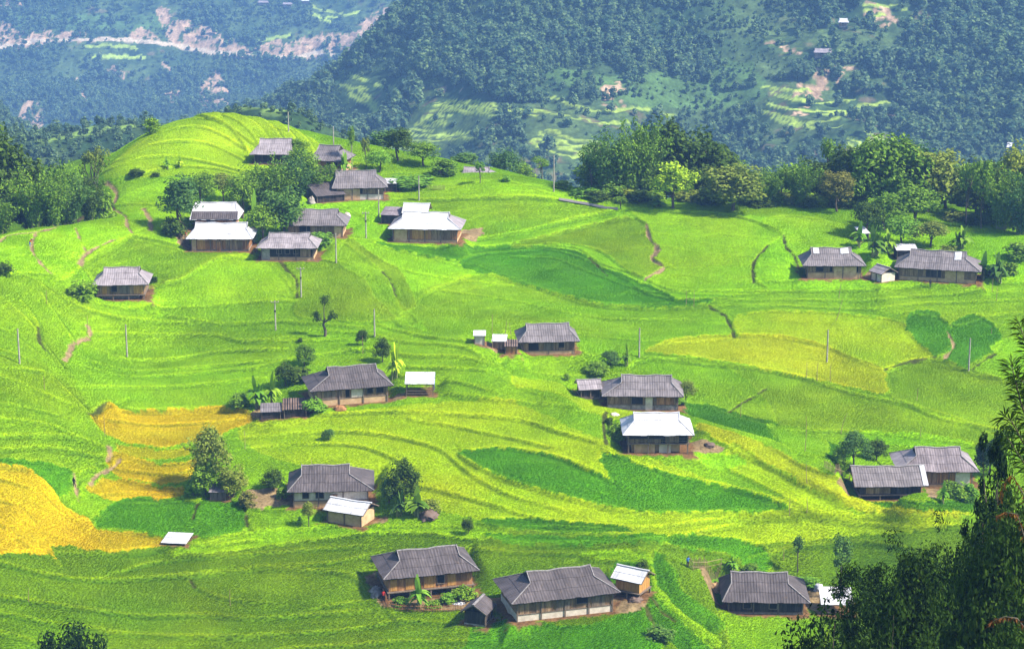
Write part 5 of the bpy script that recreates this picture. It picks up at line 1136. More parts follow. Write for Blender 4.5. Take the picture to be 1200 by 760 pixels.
T(722,516,32,22,'bush','mid',"weedy bush patch beside the tall-stilted white house",cat='bush'); T(714,500,14,14,'bush','dark',"dark weed bush at the bank behind the tall-stilted white house",cat='bush')
G = "plants round the tin-shed house"
T(246,578,84,54,'broad','olive',"open-crowned tree with yellowish tufts beside the golden field",group=G); T(240,580,46,40,'full','mid',"dense tree at the foot of the open-crowned yellowish tree",group=G); T(272,582,40,38,'full','olive',"olive shrub tree beside the open-crowned one",group=G); T(228,580,26,24,'bush','bright',"bright bush before the small grey hut",cat='bush',group=G)
T(320,574,26,26,'full','dark',"dark tree beside the yard of the tin-shed house",group=G); T(290,592,22,22,'bush','brown',"brownish shrub at the field corner by the grey hut",cat='bush',group=G); T(386,548,14,16,'full','blue',"small tree peeping over the ridge of the tin-shed house",back=10,group=G)
T(474,592,58,42,'full','dark',"dark dense tree past the hip roof of the tin-shed house",group=G); T(456,590,36,24,'full','blue',"blue-green tree between the hip roof and the dark dense tree",group=G); T(488,604,34,32,'banana','mid',"large banana plant below the dark dense tree",group=G); T(470,604,28,24,'banana','blue',"second banana plant at the yard below the dark dense tree",group=G)
T(504,600,20,26,'bush','olive',"olive bush by the straw heap",cat='bush',group=G); T(362,616,32,18,'broad','olive',"small tree before the tin-roofed mud shed",group=G); T(352,614,10,10,'banana','bright',"tiny banana shoot beside the tin-roofed mud shed",group=G); T(330,584,18,14,'bush','mid',"bush at the yard's plank wall",cat='bush',group=G)
G = "plants in the fenced garden"
T(490,714,40,30,'banana','bright',"banana plant with one upright pale leaf in the fenced garden",group=G); T(545,700,20,28,'bush','mid',"bush at the far end of the fenced garden",cat='bush',group=G); T(525,705,14,20,'bush','bright',"bright bush in the middle of the fenced garden",cat='bush',group=G); T(470,708,12,20,'bush','bright',"low bright bush beside the fence corner",cat='bush',group=G); T(508,710,10,20,'bush','mid',"low weeds inside the front fence",cat='bush',group=G)
T(548,652,22,16,'full','dark',"small dark tree behind the red-brown plank house's end",back=4,group=G); T(706,700,22,22,'bush','dark',"dark bush between the big bottom house and the orange granary",back=2,cat='bush'); T(444,668,10,16,'bush','dark',"dark bush behind the red-brown plank house",cat='bush',back=2)
T(535,692,14,24,'bush','olive',"olive weeds against the red-brown plank wall",cat='bush',group=G)
G = "plants round the paired houses"
T(1000,548,46,38,'broad','blue',"blue-green tree behind the plank-roofed house",group=G); T(1026,544,26,30,'full','dark',"dark tree between the blue-green one and the pinkish roof",back=3,group=G); T(985,545,28,22,'bush','mid',"bush at the outer end by the rough fence",cat='bush',group=G)
T(1105,588,24,18,'banana','bright',"small bright banana plant beside the open stilts of the plank-roofed house",group=G); T(1118,584,32,30,'bush','mid',"leafy bush before the pinkish-roofed house's wall",cat='bush',group=G); T(1135,588,28,24,'bush','bright',"bright bush at the end of the pinkish-roofed house",cat='bush',group=G); T(1158,556,46,36,'full','near',"dark tree just beyond the end of the pinkish-roofed house",group=G)
T(935,670,46,26,'slim','blue',"small upright dark-leaved tree behind the wide-roofed house"); T(984,700,84,48,'slim','blue',"slender forked tree with drooping tufts by the white lean-to")
T(880,668,10,20,'bush','mid',"low bush at the back of the wide-roofed house",cat='bush'); T(858,668,18,18,'banana','bright',"low bright banana clump in the bare yard of the wide-roofed house"); T(945,686,12,34,'bush','bright',"leafy creeper behind the wide-roofed house's hip",cat='bush')
T(752,668,18,14,'bush','dark',"dark bush on the bank beside the orange granary",cat='bush'); T(772,762,22,36,'bush','blue',"blue-green shrub at the picture's lower border",cat='bush',Y=262)

G = "bushes at the foot of the big wood"
for i, u in enumerate((700, 716, 733, 748, 766, 808, 826, 842, 876, 888, 905, 922, 944, 956, 968, 992, 1004, 1120, 1138, 1156, 1176)):
    T(u, (246 if u < 800 else 253 if u < 930 else 260 if u < 1010 else 284), 15+(i*7) % 9, 24+(i*5) % 10, 'bush', ('dark', 'mid', 'olive')[i % 3], "low leafy bush in the hedge along the foot of the big wood", Y=(446 if u < 1010 else 438)+(i % 3)*2, cat='bush', group=G)
G = "inner trees of the big wood"
for i, (u, h) in enumerate(((704, 58), (748, 92), (798, 90), (826, 80), (850, 70), (872, 52), (886, 50), (906, 54), (926, 58), (948, 62), (970, 58), (990, 66), (1016, 84), (1042, 90), (1070, 84), (1098, 66), (1122, 62), (1140, 70), (1164, 76), (1186, 78))):
    T(u, 250 if u < 870 else 256 if u < 1000 else 274, h*.92, 50, 'full', ('mid', 'dark', 'blue', 'mid')[i % 4], "tree standing deep inside the big wood behind its front row", Y=468+(i % 4)*3, group=G)

# near trees on the spur below the camera
G = "dark foreground trees"
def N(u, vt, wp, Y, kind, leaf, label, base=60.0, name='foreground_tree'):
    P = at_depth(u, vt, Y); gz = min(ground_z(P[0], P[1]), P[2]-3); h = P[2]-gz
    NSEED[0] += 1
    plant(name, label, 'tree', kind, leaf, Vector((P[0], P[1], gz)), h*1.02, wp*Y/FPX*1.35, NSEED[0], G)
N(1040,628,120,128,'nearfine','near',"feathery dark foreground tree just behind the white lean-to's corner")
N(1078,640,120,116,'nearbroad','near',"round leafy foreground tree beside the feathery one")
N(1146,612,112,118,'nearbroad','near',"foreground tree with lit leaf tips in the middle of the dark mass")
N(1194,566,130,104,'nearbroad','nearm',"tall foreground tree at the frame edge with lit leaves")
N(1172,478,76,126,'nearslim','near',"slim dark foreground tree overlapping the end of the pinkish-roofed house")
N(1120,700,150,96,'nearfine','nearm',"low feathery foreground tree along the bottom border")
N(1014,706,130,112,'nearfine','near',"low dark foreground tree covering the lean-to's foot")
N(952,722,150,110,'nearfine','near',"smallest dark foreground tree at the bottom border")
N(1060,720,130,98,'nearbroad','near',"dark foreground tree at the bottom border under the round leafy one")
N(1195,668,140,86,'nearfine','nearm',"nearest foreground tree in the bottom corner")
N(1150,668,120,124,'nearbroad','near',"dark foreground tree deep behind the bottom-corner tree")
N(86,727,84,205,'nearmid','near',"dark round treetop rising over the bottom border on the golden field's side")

def whorl_tree(name, label, base, stems, wl, nl, leaf, ww=.022, seed=0):
    rng = np.random.default_rng(seed); o = thing(name, label, 'tree', Vector(base), 0, G); tp = []; lp = []
    for path, r0 in stems:
        P = np.array(path, float)-np.array(base); tp.append(tube(P, np.linspace(r0, .014, len(P)), 6))
        L = np.linalg.norm(np.diff(P, axis=0), axis=1).sum(); n = max(2, int(L/.34)); ts = np.linspace(.35, 1, n); cum = np.concatenate([[0], np.cumsum(np.linalg.norm(np.diff(P, axis=0), axis=1))])/L
        for t in ts:
            p = np.array([np.interp(t, cum, P[:, j]) for j in range(3)]); q = np.array([np.interp(min(1, t+.02), cum, P[:, j])-np.interp(max(0, t-.05), cum, P[:, j]) for j in range(3)]); d = unit(q); a = unit(np.cross(d, [.2, 1, .1])); b = np.cross(d, a)
            for k in range(nl):
                ph = 2*math.pi*k/nl+rng.uniform(-.3, .3); w = unit(math.cos(ph)*a+math.sin(ph)*b+d*rng.uniform(.2, .8)); s_ = unit(np.cross(w, rng.normal(size=3)))*ww; ln = wl*rng.uniform(.6, 1.1); m = p+w*ln*.55; e = p+w*ln-np.array([0, 0, ln*.14])
                lp.append((np.array([p, m+s_, e, m-s_]), np.array([(0, 1, 2, 3)])))
    link("trunk", np_mesh("trunk", *merge(tp)), M['bark'], o); link("crown", np_mesh("crown", *merge(lp)), LF[leaf], o)
def px3(Y, *uv): return [tuple(at_depth(u, v, Y+dy)) for u, v, dy in uv]
b0 = at_depth(1250, 640, 70); gz0 = min(ground_z(b0[0], b0[1]), b0[2]-2)
whorl_tree('whorled_tree', "young tree with whorled needle-like leaves on thin stems at the frame edge", (b0[0], b0[1], gz0), [
  ([(b0[0], b0[1], gz0)]+px3(70, (1240,600,0), (1212,520,-.3), (1196,470,-.4), (1185,427,-.5)), .07), ([(b0[0], b0[1], gz0)]+px3(70, (1252,560,.2), (1226,470,.3), (1206,412,.2), (1194,378,.2)), .07),
  (px3(70, (1230,570,0), (1200,520,.2), (1186,494,.3), (1178,488,.3)), .04), (px3(70, (1216,505,0), (1204,452,-.4), (1192,440,-.5)), .03), (px3(70, (1236,590,0), (1204,548,-.4), (1180,512,-.5)), .04)], .62, 13, 'nearm', .034, 5)
def frond(label, pts, seed):
    rng = np.random.default_rng(seed); P = np.array(px3(62, *pts)); base = P[0].copy(); gz = min(ground_z(base[0], base[1]), base[2]-1); P2 = np.vstack([[base[0], base[1], gz], P]); root = P2[0].copy(); Q = P2-root
    o = thing('dry_fern_frond', label, 'fern', Vector(root), 0, "dry fern fronds at the frame edge"); tp = [tube(Q, np.linspace(.035, .008, len(Q)), 5)]; lp = []
    seg = Q[1:]; 
    for i in range(len(seg)-1):
        n = 9
        for k in range(n):
            p = seg[i]+(seg[i+1]-seg[i])*k/n; d = unit(seg[i+1]-seg[i]); s_ = unit(np.cross(d, [0, 1, .3]))
            for sg in (-1, 1):
                w = unit(s_*sg*.7+np.array([0, 0, -.9])+rng.normal(size=3)*.3); ln = rng.uniform(.10, .24); e = p+w*ln; c = unit(np.cross(w, [0, 1, 0]))*.022
                lp.append((np.array([p, p+w*ln*.5+c, e, p+w*ln*.5-c]), np.array([(0, 1, 2, 3)])))
    link("stem", np_mesh("stem", *merge(tp)), M['bark'], o); link("leaflets", np_mesh("leaflets", *merge(lp)), LF['rust'], o)
frond("curling rusty fern frond highest at the frame edge", [(1215,640,0),(1200,580,0),(1186,556,0),(1176,566,.1),(1172,590,.2)], 1)
frond("rusty fern frond arching inward over the dark foliage", [(1218,690,0),(1204,640,0),(1192,602,0),(1178,600,.1),(1168,606,.2)], 2)
frond("lowest rusty fern frond arching near the bottom corner", [(1222,760,0),(1206,742,0),(1192,724,0),(1178,722,.1),(1166,726,.1),(1158,732,.2)], 3)
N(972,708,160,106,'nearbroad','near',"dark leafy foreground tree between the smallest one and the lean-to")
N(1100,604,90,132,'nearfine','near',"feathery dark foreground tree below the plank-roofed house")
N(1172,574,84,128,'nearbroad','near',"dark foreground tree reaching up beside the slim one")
# ---------------------------------------------------------------- countless things: rice plants, forest
def scatter(name, label, pts, protos, cols=None, scl=None, rots=None, idx=None, tilt=0.0):
    me = bpy.data.meshes.new(name); n = len(pts)
    me.vertices.add(n); me.vertices.foreach_set("co", np.ascontiguousarray(pts, np.float32).ravel())
    def fa(nm, arr): a = me.attributes.new(nm, 'FLOAT', 'POINT'); a.data.foreach_set("value", np.ascontiguousarray(arr, np.float32))
    fa("scl", scl); fa("rot", rots)
    a = me.attributes.new("pick", 'INT', 'POINT'); a.data.foreach_set("value", np.ascontiguousarray(idx, np.int32))
    if cols is not None:
        a = me.color_attributes.new("rcol", 'FLOAT_COLOR', 'POINT'); c = np.ones((n, 4), np.float32); c[:, :3] = cols; a.data.foreach_set("color", c.ravel())
    o = link(name, me); o["kind"] = "stuff"; o["label"] = label
    ng = bpy.data.node_groups.new(name, 'GeometryNodeTree')
    ng.interface.new_socket("Geometry", in_out='INPUT', socket_type='NodeSocketGeometry'); ng.interface.new_socket("Geometry", in_out='OUTPUT', socket_type='NodeSocketGeometry')
    N_ = ng.nodes.new; gi = N_('NodeGroupInput'); go = N_('NodeGroupOutput'); iop = N_('GeometryNodeInstanceOnPoints')
    jn = N_('GeometryNodeJoinGeometry')
    for p in reversed(protos):
        oi = N_('GeometryNodeObjectInfo'); oi.inputs['Object'].default_value = p; oi.inputs['As Instance'].default_value = True
        ng.links.new(oi.outputs['Geometry'], jn.inputs[0])
    def attr(nm, t):
        x = N_('GeometryNodeInputNamedAttribute'); x.data_type = t; x.inputs[0].default_value = nm; return x.outputs[0]
    cx_ = N_('ShaderNodeCombineXYZ'); ng.links.new(attr("rot", 'FLOAT'), cx_.inputs[2])
    ng.links.new(gi.outputs[0], iop.inputs['Points']); ng.links.new(jn.outputs[0], iop.inputs['Instance']); iop.inputs['Pick Instance'].default_value = True
    ng.links.new(attr("pick", 'INT'), iop.inputs['Instance Index']); ng.links.new(cx_.outputs[0], iop.inputs['Rotation']); ng.links.new(attr("scl", 'FLOAT'), iop.inputs['Scale'])
    ng.links.new(iop.outputs[0], go.inputs[0])
    md = o.modifiers.new("scatter", 'NODES'); md.node_group = ng
    return o
def proto(name, V, F, mat):
    me = np_mesh(name, V, F); me.materials.append(mat); return bpy.data.objects.new(name, me)

s = NT("rice_blades"); at = s.n("ShaderNodeAttribute", attribute_name="rcol", attribute_type='INSTANCER'); g = s.n("ShaderNodeNewGeometry"); oi = s.n("ShaderNodeObjectInfo")
col = s.mix('MULTIPLY', 1.0, at.outputs["Color"], s.ramp(g.outputs["Random Per Island"], [(0, .85), (1, 1.18)]))
col = s.mix('MULTIPLY', 1.0, col, s.ramp(oi.outputs["Random"], [(0, (.80, .84, .8)), (.6, (1, 1, 1)), (1, (1.14, 1.06, 1.05))]))
s.t.nodes.remove(s.b); d = s.n("ShaderNodeBsdfDiffuse"); t = s.n("ShaderNodeBsdfTranslucent"); mx = s.n("ShaderNodeMixShader"); mx.inputs[0].default_value = .42
s.l(col, d.inputs[0]); s.l(col, t.inputs[0]); s.l(d.outputs[0], mx.inputs[1]); s.l(t.outputs[0], mx.inputs[2]); s.l(mx.outputs[0], s.out.inputs[0]); M['rice'] = s.m
tufts = []
for sd_ in range(4):
    rng = np.random.default_rng(200+sd_); P = []
    for i in range(15):
        a = rng.uniform(0, 6.283); d_ = np.array([math.cos(a), math.sin(a), 0]); s_ = np.array([-d_[1], d_[0], 0]); L = rng.uniform(.26, .42); w = rng.uniform(.011, .019); b = d_*rng.uniform(0, .15)
        q0 = b; q1 = b+d_*L*.22+[0, 0, L*.72]; q2 = b+d_*L*.62+[0, 0, L*.80]
        P.append((np.array([q0-s_*w, q0+s_*w, q1+s_*w*1.3, q1-s_*w*1.3, q2+s_*w*.7, q2-s_*w*.7]), np.array([(0, 1, 2, 3), (3, 2, 4, 5)])))
    tufts.append(proto("rice_tuft", *merge(P), M['rice']))
rng = np.random.default_rng(9)
yy = []; xx = []
for y in np.arange(GY0+2, 498, .31):
    hw = min(134.0, y*.262+48); x = np.arange(-hw, hw, .31); xx.append(x+rng.uniform(-.15, .15, len(x))); yy.append(y+rng.uniform(-.15, .15, len(x)))
xx = np.concatenate(xx); yy = np.concatenate(yy); m = (xx > GX0+1) & (xx < GX1-1); xx, yy = xx[m], yy[m]
gi_ = np.clip(((xx-GX0)/GDX+.5).astype(int), 0, NX-1); gj_ = np.clip(((yy-GY0)/GDY+.5).astype(int), 0, NY-1)
m = KEEP[gj_, gi_] > .55; xx, yy, gi_, gj_ = xx[m], yy[m], gi_[m], gj_[m]
zz = blerp(ZF, xx, yy)-.03
patchy = np.clip(1+.5*fbm(xx/7, yy/7, 120, 3), .7, 1.35)
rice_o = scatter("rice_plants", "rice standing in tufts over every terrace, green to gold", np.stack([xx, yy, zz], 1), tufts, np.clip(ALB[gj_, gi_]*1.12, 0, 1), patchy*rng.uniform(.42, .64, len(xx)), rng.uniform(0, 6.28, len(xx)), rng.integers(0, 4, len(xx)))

# the far woods
FL = mat_leaf("forest_leaves_haze_tint", (.050,.116,.064), (.185,.275,.125), .45)  # blue-green tint of the distant haze put into the leaf colour
ftrees = []
for sd_ in range(6):
    rng = np.random.default_rng(300+sd_); nc = 9 if sd_ < 4 else 6
    d_ = unit(rng.normal(size=(nc, 3))); d_[:, 2] = abs(d_[:, 2]); rr = rng.uniform(.3, 1, nc)
    wz = 1.0 if sd_ < 4 else .6
    C = np.stack([d_[:, 0]*.24*rr, d_[:, 1]*.24*rr, .34*wz+d_[:, 2]*.50*rr*wz], 1)
    cr_ = leaves(C, rng.uniform(.11, .20, nc), 20, .17, rng, aspect=.8)
    ftrees.append(proto("forest_tree", *merge([cr_, tube([(0, 0, -.15), (0, 0, .45)], [.02, .012], 4)]), FL))
rng = np.random.default_rng(77); PX = []; PY = []
for x0, x1, y0, y1, sp in ((-620, 620, 1150, 1765, 3.9), (-980, 60, 2500, 3020, 5.0), (-420, 420, 545, 1150, 5.0)):
    x = np.arange(x0, x1, sp); y = np.arange(y0, y1, sp); x, y = np.meshgrid(x, y); x = x.ravel()+rng.uniform(-.5, .5, x.size)*sp; y = y.ravel()+rng.uniform(-.5, .5, y.size)*sp
    m = np.abs(x) < y*.30+10; PX.append(x[m]); PY.append(y[m])
PX = np.concatenate(PX); PY = np.concatenate(PY)
z, fm = far_z(PX, PY)
dens = fbm(PX/55, PY/55, 130, 3)+.18+.35*(PY < 1150); dens = dens+np.where(PX > 215, .35, 0)
keep = (rng.random(len(PX)) > fm) & (rng.random(len(PX)) < np.clip(.85+dens*1.3, .4, 1))
PX, PY, z, dens = PX[keep], PY[keep], z[keep], dens[keep]
hgt = np.clip((6+9*dens)*rng.lognormal(-.1, .38, len(PX)), 2.0, 16)*np.where(PY > 2000, 1.0, np.where(PY < 1000, .42, 1))
tall = rng.random(len(PX)) < .03; hgt[tall] *= 1.35
forest_o = scatter("forest", "hazy woodland covering the valley and the far mountainsides", np.stack([PX, PY, z-.2], 1), ftrees, None, hgt, rng.uniform(0, 6.28, len(PX)), rng.integers(0, 6, len(PX)))

# ---------------------------------------------------------------- posts, fences, people and bits
def pole(u, vt, vb, label, kind='concrete', lean=0.0, arms=False, Y=None):
    P = cast(ZF, [u], [vb])[0] if Y is None else at_depth(u, vb, Y)
    if Y is not None: P[2] = min(P[2], ground_z(P[0], P[1]))
    top = at_depth(u, vt, P[1])[2]; h = max(top-P[2], 1.0)
    if kind == 'concrete':
        o = thing("utility_pole", label, "utility pole", Vector(P), 0, "utility poles across the fields")
        v, f = tube([(0, 0, -.8), (0, 0, h)], [.17, .12], 8); link("shaft", np_mesh("shaft", v, f), M['concrete'], o)
        if arms:
            b = MB(); b.box(-.75, .75, -.17, -.09, h-.35, h-.24); ao = b.make("crossarm", M['concrete'], o)
            for x in (-.65, 0, .65):
                v, f = tube([(x, -.13, h-.24), (x, -.13, h-.02)], [.06, .05], 6); link("insulator", np_mesh("insulator", v, f), M['lime'], ao)
            b = MB(); b.box(-.16, .16, -.30, -.16, h*.62, h*.62+.38); b.make("meter_box", M['grim'], o)
    else:
        rngp = np.random.default_rng(int(u*7+vb)); v, f = tube(bend((0, 0, -.4), (lean*h, 0, h), rngp, 5, .02), np.linspace(.055, .03, 5), 6)
        me = np_mesh("bamboo_stake", v, f); o = link("bamboo_stake", me, M['bamboo']); o.location = Vector(P)
        o["label"] = label; o["category"] = "stake"; o["group"] = "thin stakes standing in the rice"
for u, vt, vb, lb in ((149,380,418,"concrete pole on the stepped slope above the golden field"),(23,385,426,"concrete pole near the frame edge on the spur"),(323,352,387,"crossarmed pole below the pale grey roof"),(353,313,348,"pole beside the pale grey-roofed house's field ditch"),
    (394,273,308,"pole just past the hamlet's grey roof"),(429,248,279,"pole halfway between the hamlet and the silvery roof"),(444,222,256,"pole below the dark-roofed house at the meadow top"),(491,206,235,"pole on the meadow before the bright thicket"),(439,362,394,"pole in mid slope past the pollarded tree"),
    (749,384,418,"pole alone in the green slope below the golden-green field"),(969,386,424,"dark pole standing in the golden-green field"),(1135,396,434,"white-banded pole at the dark green paddies")):
    pole(u, vt, vb, lb, arms=(u in (323, 353, 429)))
pole(338,131,148,"pole on the skyline of the knoll",Y=478,arms=False); pole(391,148,176,"pole on the knoll's falling skyline",Y=466,arms=False); pole(649,182,209,"pole on the crest mound",Y=448,arms=False)
for u, vt, vb, ln, lb in ((102,370,389,.06,"stake beside the sandy gully path"),(55,340,356,0,"stake on the spur above the gully"),(52,440,456,0,"stake in the olive rice of the spur"),(123,485,511,0,"stake in the upper golden field"),(287,504,526,0,"stake at the golden field's far end"),
    (34,688,704,.05,"short dark stake near the frame edge at the bottom"),(270,690,710,0,"short stake in the olive rice at the bottom"),(425,394,414,0,"stake above the dark round tree"),(802,473,484,0,"stake rising over the tall-stilted white roof"),(868,470,489,0,"stake in the green slope past the white roof"),
    (925,583,604,0,"brown stake by the dark green strip"),(945,582,601,0,"pale stake by the dark green strip"),(943,487,529,0,"tall stake on the round green bulge"),(946,543,566,-.08,"leaning stake on the yellow bank"),(985,483,508,.25,"reddish leaning stake before the tall bright grass"),
    (1074,455,469,.08,"pale short stake in the olive field"),(1079,500,511,0,"short stake beside the bright tall grass"),(918,640,656,0,"stake beside the small upright dark tree"),(958,425,446,0,"brown stake in the golden-green field"),(973,426,447,0,"second stake in the golden-green field"),(945,424,442,0,"faint stake beside the brown one"),
    (979,350,376,.28,"leaning stake above the golden-green field"),(983,332,350,.1,"stake in front of the ochre-walled house"),(1163,326,342,0,"stake past the long grey-roofed house"),(1168,336,352,0,"stake below the far banana plants"),(1162,384,391,.0,"reddish short stake above the dark green paddies"),
    (804,341,357,0,"thin post of the rail stand at mid slope"),(813,340,359,0,"thick post of the rail stand at mid slope"),(577,368,408,0,"tall mast between the white huts"),(591,376,400,.1,"mast beside the low white-roofed store"),(600,378,402,-.12,"leaning mast by the mid-slope house")):
    pole(u, vt, vb, lb, 'stake', ln)
for hu, vt, vb, lb in ((366,537,580,"tall rod standing before the dark roof of the tin-shed house"),(729,447,476,"rod standing before the half-sunk house's roof")): pole(hu, vt, vb, lb, 'stake')

def fence(label, px, h=1.0, mat='bamboo', gap=.22, name='bamboo_fence'):
    Pw = cast(ZF, *np.array(px, float).T); o = thing(name, label, "fence", Vector(Pw[0]), 0, None); b = MB(); rl = MB(); rngf = random.Random(len(label))
    for a, c in zip(Pw[:-1], Pw[1:]):
        n = max(2, int(np.hypot(*(c-a)[:2])/gap))
        for i in range(n):
            p = a+(c-a)*i/n; z = float(blerp(ZF, p[0], p[1])); q = Vector((p[0], p[1], z))-Vector(Pw[0]); hh = h*rngf.uniform(.75, 1.15)
            b.bar(q-Vector((0, 0, .4)), q+Vector((rngf.uniform(-.05, .05), 0, hh)), .06)
        for z in (.35, .8): rl.bar(Vector(a)-Vector(Pw[0])+Vector((0, -.05, z*h)), Vector(c)-Vector(Pw[0])+Vector((0, -.05, z*h)), .05)
    b.make("pickets", M[mat], o); rl.make("rail", M[mat], o)
fence("rough brown picket fence round the banana garden", [(449,697),(455,713),(470,716),(500,717),(530,716),(553,714)], 1.1, 'red')
fence("ragged bamboo fence between dark green rice and the bare yard", [(806,662),(812,668),(828,668),(846,664)], 1.7)
fence("rough fence beside the plank-roofed house", [(966,548),(978,556),(996,562)], 1.4)
fence("pale fence along the lane by the hamlet's white roof", [(203,262),(207,270),(211,280),(214,288)], 1.3, 'post')
fence("low stick fence at the top of the bright meadow", [(500,222),(508,223),(522,222)], 1.0)
fence("fence in front of the banana plants' straw lean-to", [(296,492),(306,494),(320,492)], 1.0, 'grim')

def heap(name, label, cat, u, v, w, h, mat, seed, d=None):
    P = cast(ZF, [u], [v])[0]; rngh = np.random.default_rng(seed); n, m_ = 22, 9; V = []
    for j in range(m_):
        t = j/(m_-1)
        for i in range(n):
            a = 2*math.pi*i/n; r = math.cos(t*math.pi/2)**.7*(1+.22*rngh.normal()*(1-t)); V.append((math.cos(a)*r*w/2, math.sin(a)*r*(d or w)/2, h*math.sin(t*math.pi/2)*(1+.12*rngh.normal())-.15))
    F = [(j*n+i, j*n+(i+1) % n, (j+1)*n+(i+1) % n, (j+1)*n+i) for j in range(m_-1) for i in range(n)]
    o = link(name, np_mesh(name, np.array(V), np.array(F)), M[mat]); o.location = Vector(P); o["label"] = label; o["category"] = cat; return o
heap("straw_heap", "rusty straw heap below the dark dense tree by the banana plants", "straw heap", 503, 605, 3.0, 1.1, 'thatch', 1); heap("straw_heap", "small straw heap beside the orange granary", "straw heap", 745, 703, 2.0, .7, 'thatch', 2)
heap("stone_heap", "grey rubble heap along the end of the red-brown plank house", "rubble", 440, 694, 1.6, .8, 'stone', 3, 4); heap("white_sack", "white cloth bundle beside the wide-roofed house's hip", "bundle", 959, 690, 1.4, 1.0, 'white', 4)
heap("straw_heap", "brown brush heap in the bare yard of the wide-roofed house", "brush heap", 838, 692, 2.2, 1.3, 'straw', 5); heap("stone_heap", "dark rubble heap on the earth yard of the tall-stilted white house", "rubble", 832, 521, 1.8, .5, 'thatch', 6); heap("stone_heap", "pale stones on the bank behind the tall-stilted white house", "rubble", 720, 486, 1.6, .5, 'lime', 7)
heap("white_sack", "whitish boulder-like bundle alone in the meadow near the hamlet", "bundle", 407, 254, 1.5, 1.0, 'lime', 8); heap("straw_heap", "rust-coloured hay stack near the hillock bananas", "straw heap", 1106, 303, 2.6, 1.4, 'straw', 9); heap("boulder", "round dark boulder beside the sloping annex roof", "boulder", 365, 238, 1.8, 1.4, 'stone', 10)
heap("white_sheet", "white sheet lying in the fenced garden", "sheet", 538, 706, 2.0, .25, 'white', 11, 1.2)
heap("straw_heap", "orange firewood pile against the ochre mud wall", "firewood", 398, 480, 2.2, .9, 'red', 12, .9)
# white net strip along the crest
npx = np.array([(655,233),(672,236),(690,239),(708,243),(724,245)], float); W_ = cast(ZF, npx[:, 0], npx[:, 1]+1.5); b = MB()
for a, c in zip(W_[:-1], W_[1:]):
    a = Vector(a); c = Vector(c); b.hexa([a+Vector((0, -.25, .1)), c+Vector((0, -.25, .1)), c+Vector((0, .25, .1)), a+Vector((0, .25, .1)), a+Vector((0, -.06, .5)), c+Vector((0, -.06, .62)), c+Vector((0, .06, .62)), a+Vector((0, .06, .5))])
o = b.make("net_strip", M['lilac']); o["label"] = "pale low net strip along the crest beside the tall bamboo"; o["category"] = "net"
# straw-coloured rail between the two posts mid slope
P1 = cast(ZF, [804], [353])[0]; P2 = cast(ZF, [814], [356])[0]; b = MB(); b.bar(Vector(P1)+Vector((0, 0, .5)), Vector(P2)+Vector((0, 0, .9)), .1); o = b.make("cross_rail", M['bamboo']); o["label"] = "short rail tied between the two stand posts mid slope"; o["category"] = "rail"

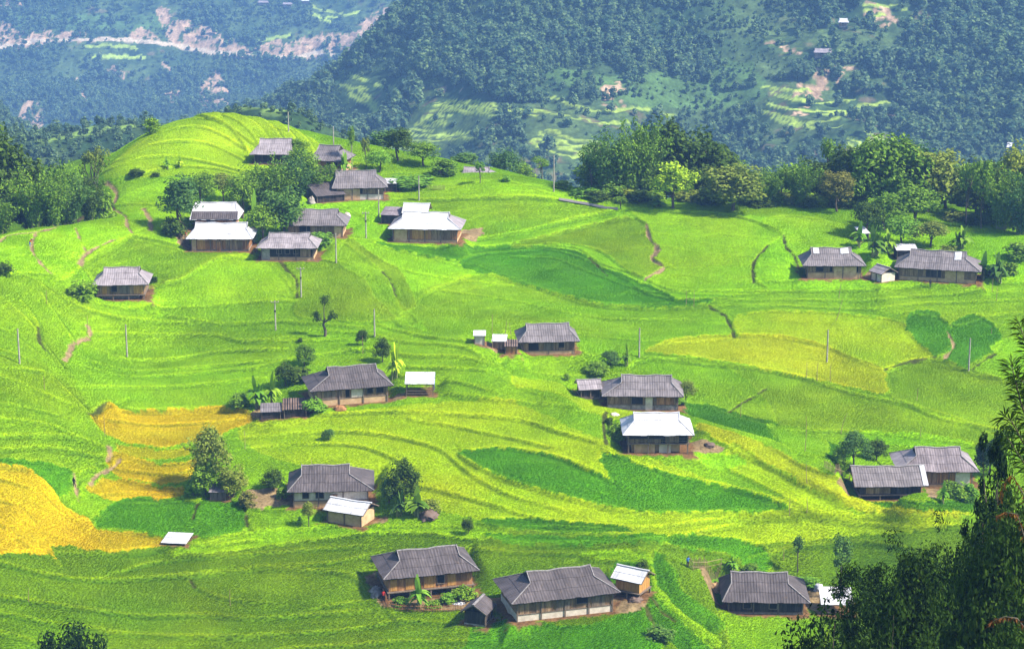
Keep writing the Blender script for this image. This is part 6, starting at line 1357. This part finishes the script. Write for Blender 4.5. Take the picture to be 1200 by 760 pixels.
def cloth(name, c): return mat_plain(name, tuple(x*.7 for x in c), c, 4)
SKIN = cloth("skin", (.36, .20, .13)); HAIR = cloth("hair_black", (.02, .016, .014)); CL = dict(black=cloth("cloth_black", (.02, .02, .03)), red=cloth("cloth_red", (.45, .03, .03)), blue=cloth("cloth_blue", (.05, .16, .42)), white=cloth("cloth_white", (.6, .6, .6)))
def person(u, v, label, top, low, rz=0, bent=0.0):
    P = cast(ZF, [u], [v])[0]; lean = bent
    J = dict(pel=(0, 0, .92), spine=(0, -.10*lean, 1.14), chest=(0, -.34*lean, 1.34-.08*lean), neck=(0, -.48*lean, 1.48-.14*lean), head=(0, -.54*lean, 1.58-.16*lean), crown=(0, -.58*lean, 1.69-.18*lean),
             hl=(.10, 0, .90), kl=(.12, -.06, .50), al=(.12, .08, .09), tl=(.13, -.10, .04), hr=(-.10, 0, .90), kr=(-.12, -.10, .50), ar=(-.12, -.14, .09), tr=(-.13, -.32, .04),
             sl=(.19, -.34*lean, 1.40-.1*lean), el=(.25, -.40*lean+.05, 1.12-.1*lean), wl=(.24, -.5*lean-.10, .90-.05*lean), fl=(.23, -.52*lean-.14, .80), sr=(-.19, -.34*lean, 1.40-.1*lean), er=(-.26, -.40*lean-.04, 1.12-.1*lean), wr=(-.24, -.5*lean-.20, .95), fr=(-.22, -.55*lean-.26, .86))
    Rr = dict(pel=.14, spine=.125, chest=.15, neck=.055, head=.095, crown=.07, hl=.10, kl=.065, al=.045, tl=.04, hr=.10, kr=.065, ar=.045, tr=.04, sl=.07, el=.045, wl=.034, fl=.028, sr=.07, er=.045, wr=.034, fr=.028)
    E = "pel-spine spine-chest chest-neck neck-head head-crown pel-hl hl-kl kl-al al-tl pel-hr hr-kr kr-ar ar-tr chest-sl sl-el el-wl wl-fl chest-sr sr-er er-wr wr-fr".split()
    ks = list(J); me = bpy.data.meshes.new("person"); me.from_pydata([J[k] for k in ks], [tuple(ks.index(x) for x in e.split('-')) for e in E], [])
    o = bpy.data.objects.new("person", me); COL.objects.link(o); md = o.modifiers.new("skin", 'SKIN'); sv = me.skin_vertices[0].data
    for i, k in enumerate(ks): sv[i].radius = (Rr[k], Rr[k]); sv[i].use_root = (k == 'pel')
    sb = o.modifiers.new("sub", 'SUBSURF'); sb.levels = 1; sb.render_levels = 1
    dg = bpy.context.evaluated_depsgraph_get(); dg.update(); nm = bpy.data.meshes.new_from_object(o.evaluated_get(dg)); o.modifiers.clear(); o.data = nm; nm.name = "person"
    for m_ in (CL[low], CL[top], SKIN): nm.materials.append(m_)
    hz = J['neck'][2]+.03
    for p in nm.polygons:
        c = p.center; p.material_index = 2 if (c.z > hz and abs(c.x) < .13) or (abs(c.x) > .19 and c.z < .93) or c.z < .06 else (1 if c.z > .93 else 0); p.use_smooth = True
    h = MB(); hd = Vector(J['head']); o.location = Vector(P); o.rotation_euler = (0, 0, rz); o["label"] = label; o["category"] = "person"; o["group"] = "people in the fields"
    v, f = tube([hd+Vector((0, .02, -.02)), hd+Vector((0, .025, .06)), hd+Vector((0, .01, .12)), hd+Vector((0, 0, .155))], [.11, .118, .09, .02], 10); link("hair", np_mesh("hair", v, f), HAIR, o, smooth=True)
person(35,289,"person in red top and blue trousers bending on the narrow sandy field path",'red','blue',R(70),.9); person(87,571,"person in black walking on the path at the dark green field below the golden terraces",'black','black',R(150))
person(217,279,"person in red at the lane fence by the hamlet's white roofs",'red','black',R(20)); person(727,246,"person in dark clothes at the end of the net strip by the bamboo",'black','black',R(90))
person(1090,337,"person in dark clothes standing in the rice below the long grey-roofed house",'black','black',R(10)); person(806,664,"person in blue beside the ragged bamboo fence",'blue','black',R(200)); person(449,704,"person in red top at the corner of the banana garden",'red','black',R(160),.3)

# far huts on the mountainside
def far_hut(u, v, Y0, Y1, L, label, rm):
    p = farcast([u], [v], float(gY(Y0)), float(gY(Y1)))[0]; L *= 1.1; z = float(far_z(np.array([p[0]]), np.array([p[1]]))[0][0])
    house("far_hut", label, Vector((p[0], p[1], z+.6)), R(-4), L, 8, 3, 2.6, 1.0, 1.0, .6, rm, 'boards', 'board', int(u), rows=2, cat='hut', group="huts on the far mountains", front=(('w', .3, .5),))
far_hut(988,32,900,1240,7,"small white-roofed hut highest on the wooded mountain",'white'); far_hut(964,69,900,1240,12,"grey-roofed hut among trees below the highest white hut",'lilac'); far_hut(1186,180,900,1240,8,"tiny pale-roofed hut low on the wooded mountain by the frame edge",'white')
far_hut(309,7,1640,1990,14,"hazy pale hut at the top border on the far mountain, first of three",'lilac'); far_hut(337,9,1640,1990,12,"hazy pale hut between its two neighbours at the top border",'lilac'); far_hut(357,5,1640,1990,13,"hazy pale hut beside dark trees at the top border",'white')

# ---------------------------------------------------------------- the air
hb = MB(); zlo = float(min(FZs.min(), ZF.min()))-1.0; zhi = float(max(FZs.max(), 122))+14
hb.box(-3230, 3230, -95, 4330, zlo, zhi)
hm = bpy.data.materials.new("haze"); hm.use_nodes = True; ht = hm.node_tree; ht.nodes.remove(ht.nodes["Principled BSDF"])
pv = ht.nodes.new("ShaderNodeVolumePrincipled"); pv.inputs["Color"].default_value = (.26, .52, 1.0, 1); pv.inputs["Density"].default_value = 0.00014; pv.inputs["Anisotropy"].default_value = 0.0
ht.links.new(pv.outputs[0], ht.nodes["Material Output"].inputs["Volume"])
ho = hb.make("haze", hm); ho["kind"] = "stuff"; ho["label"] = "thin blue mountain haze"
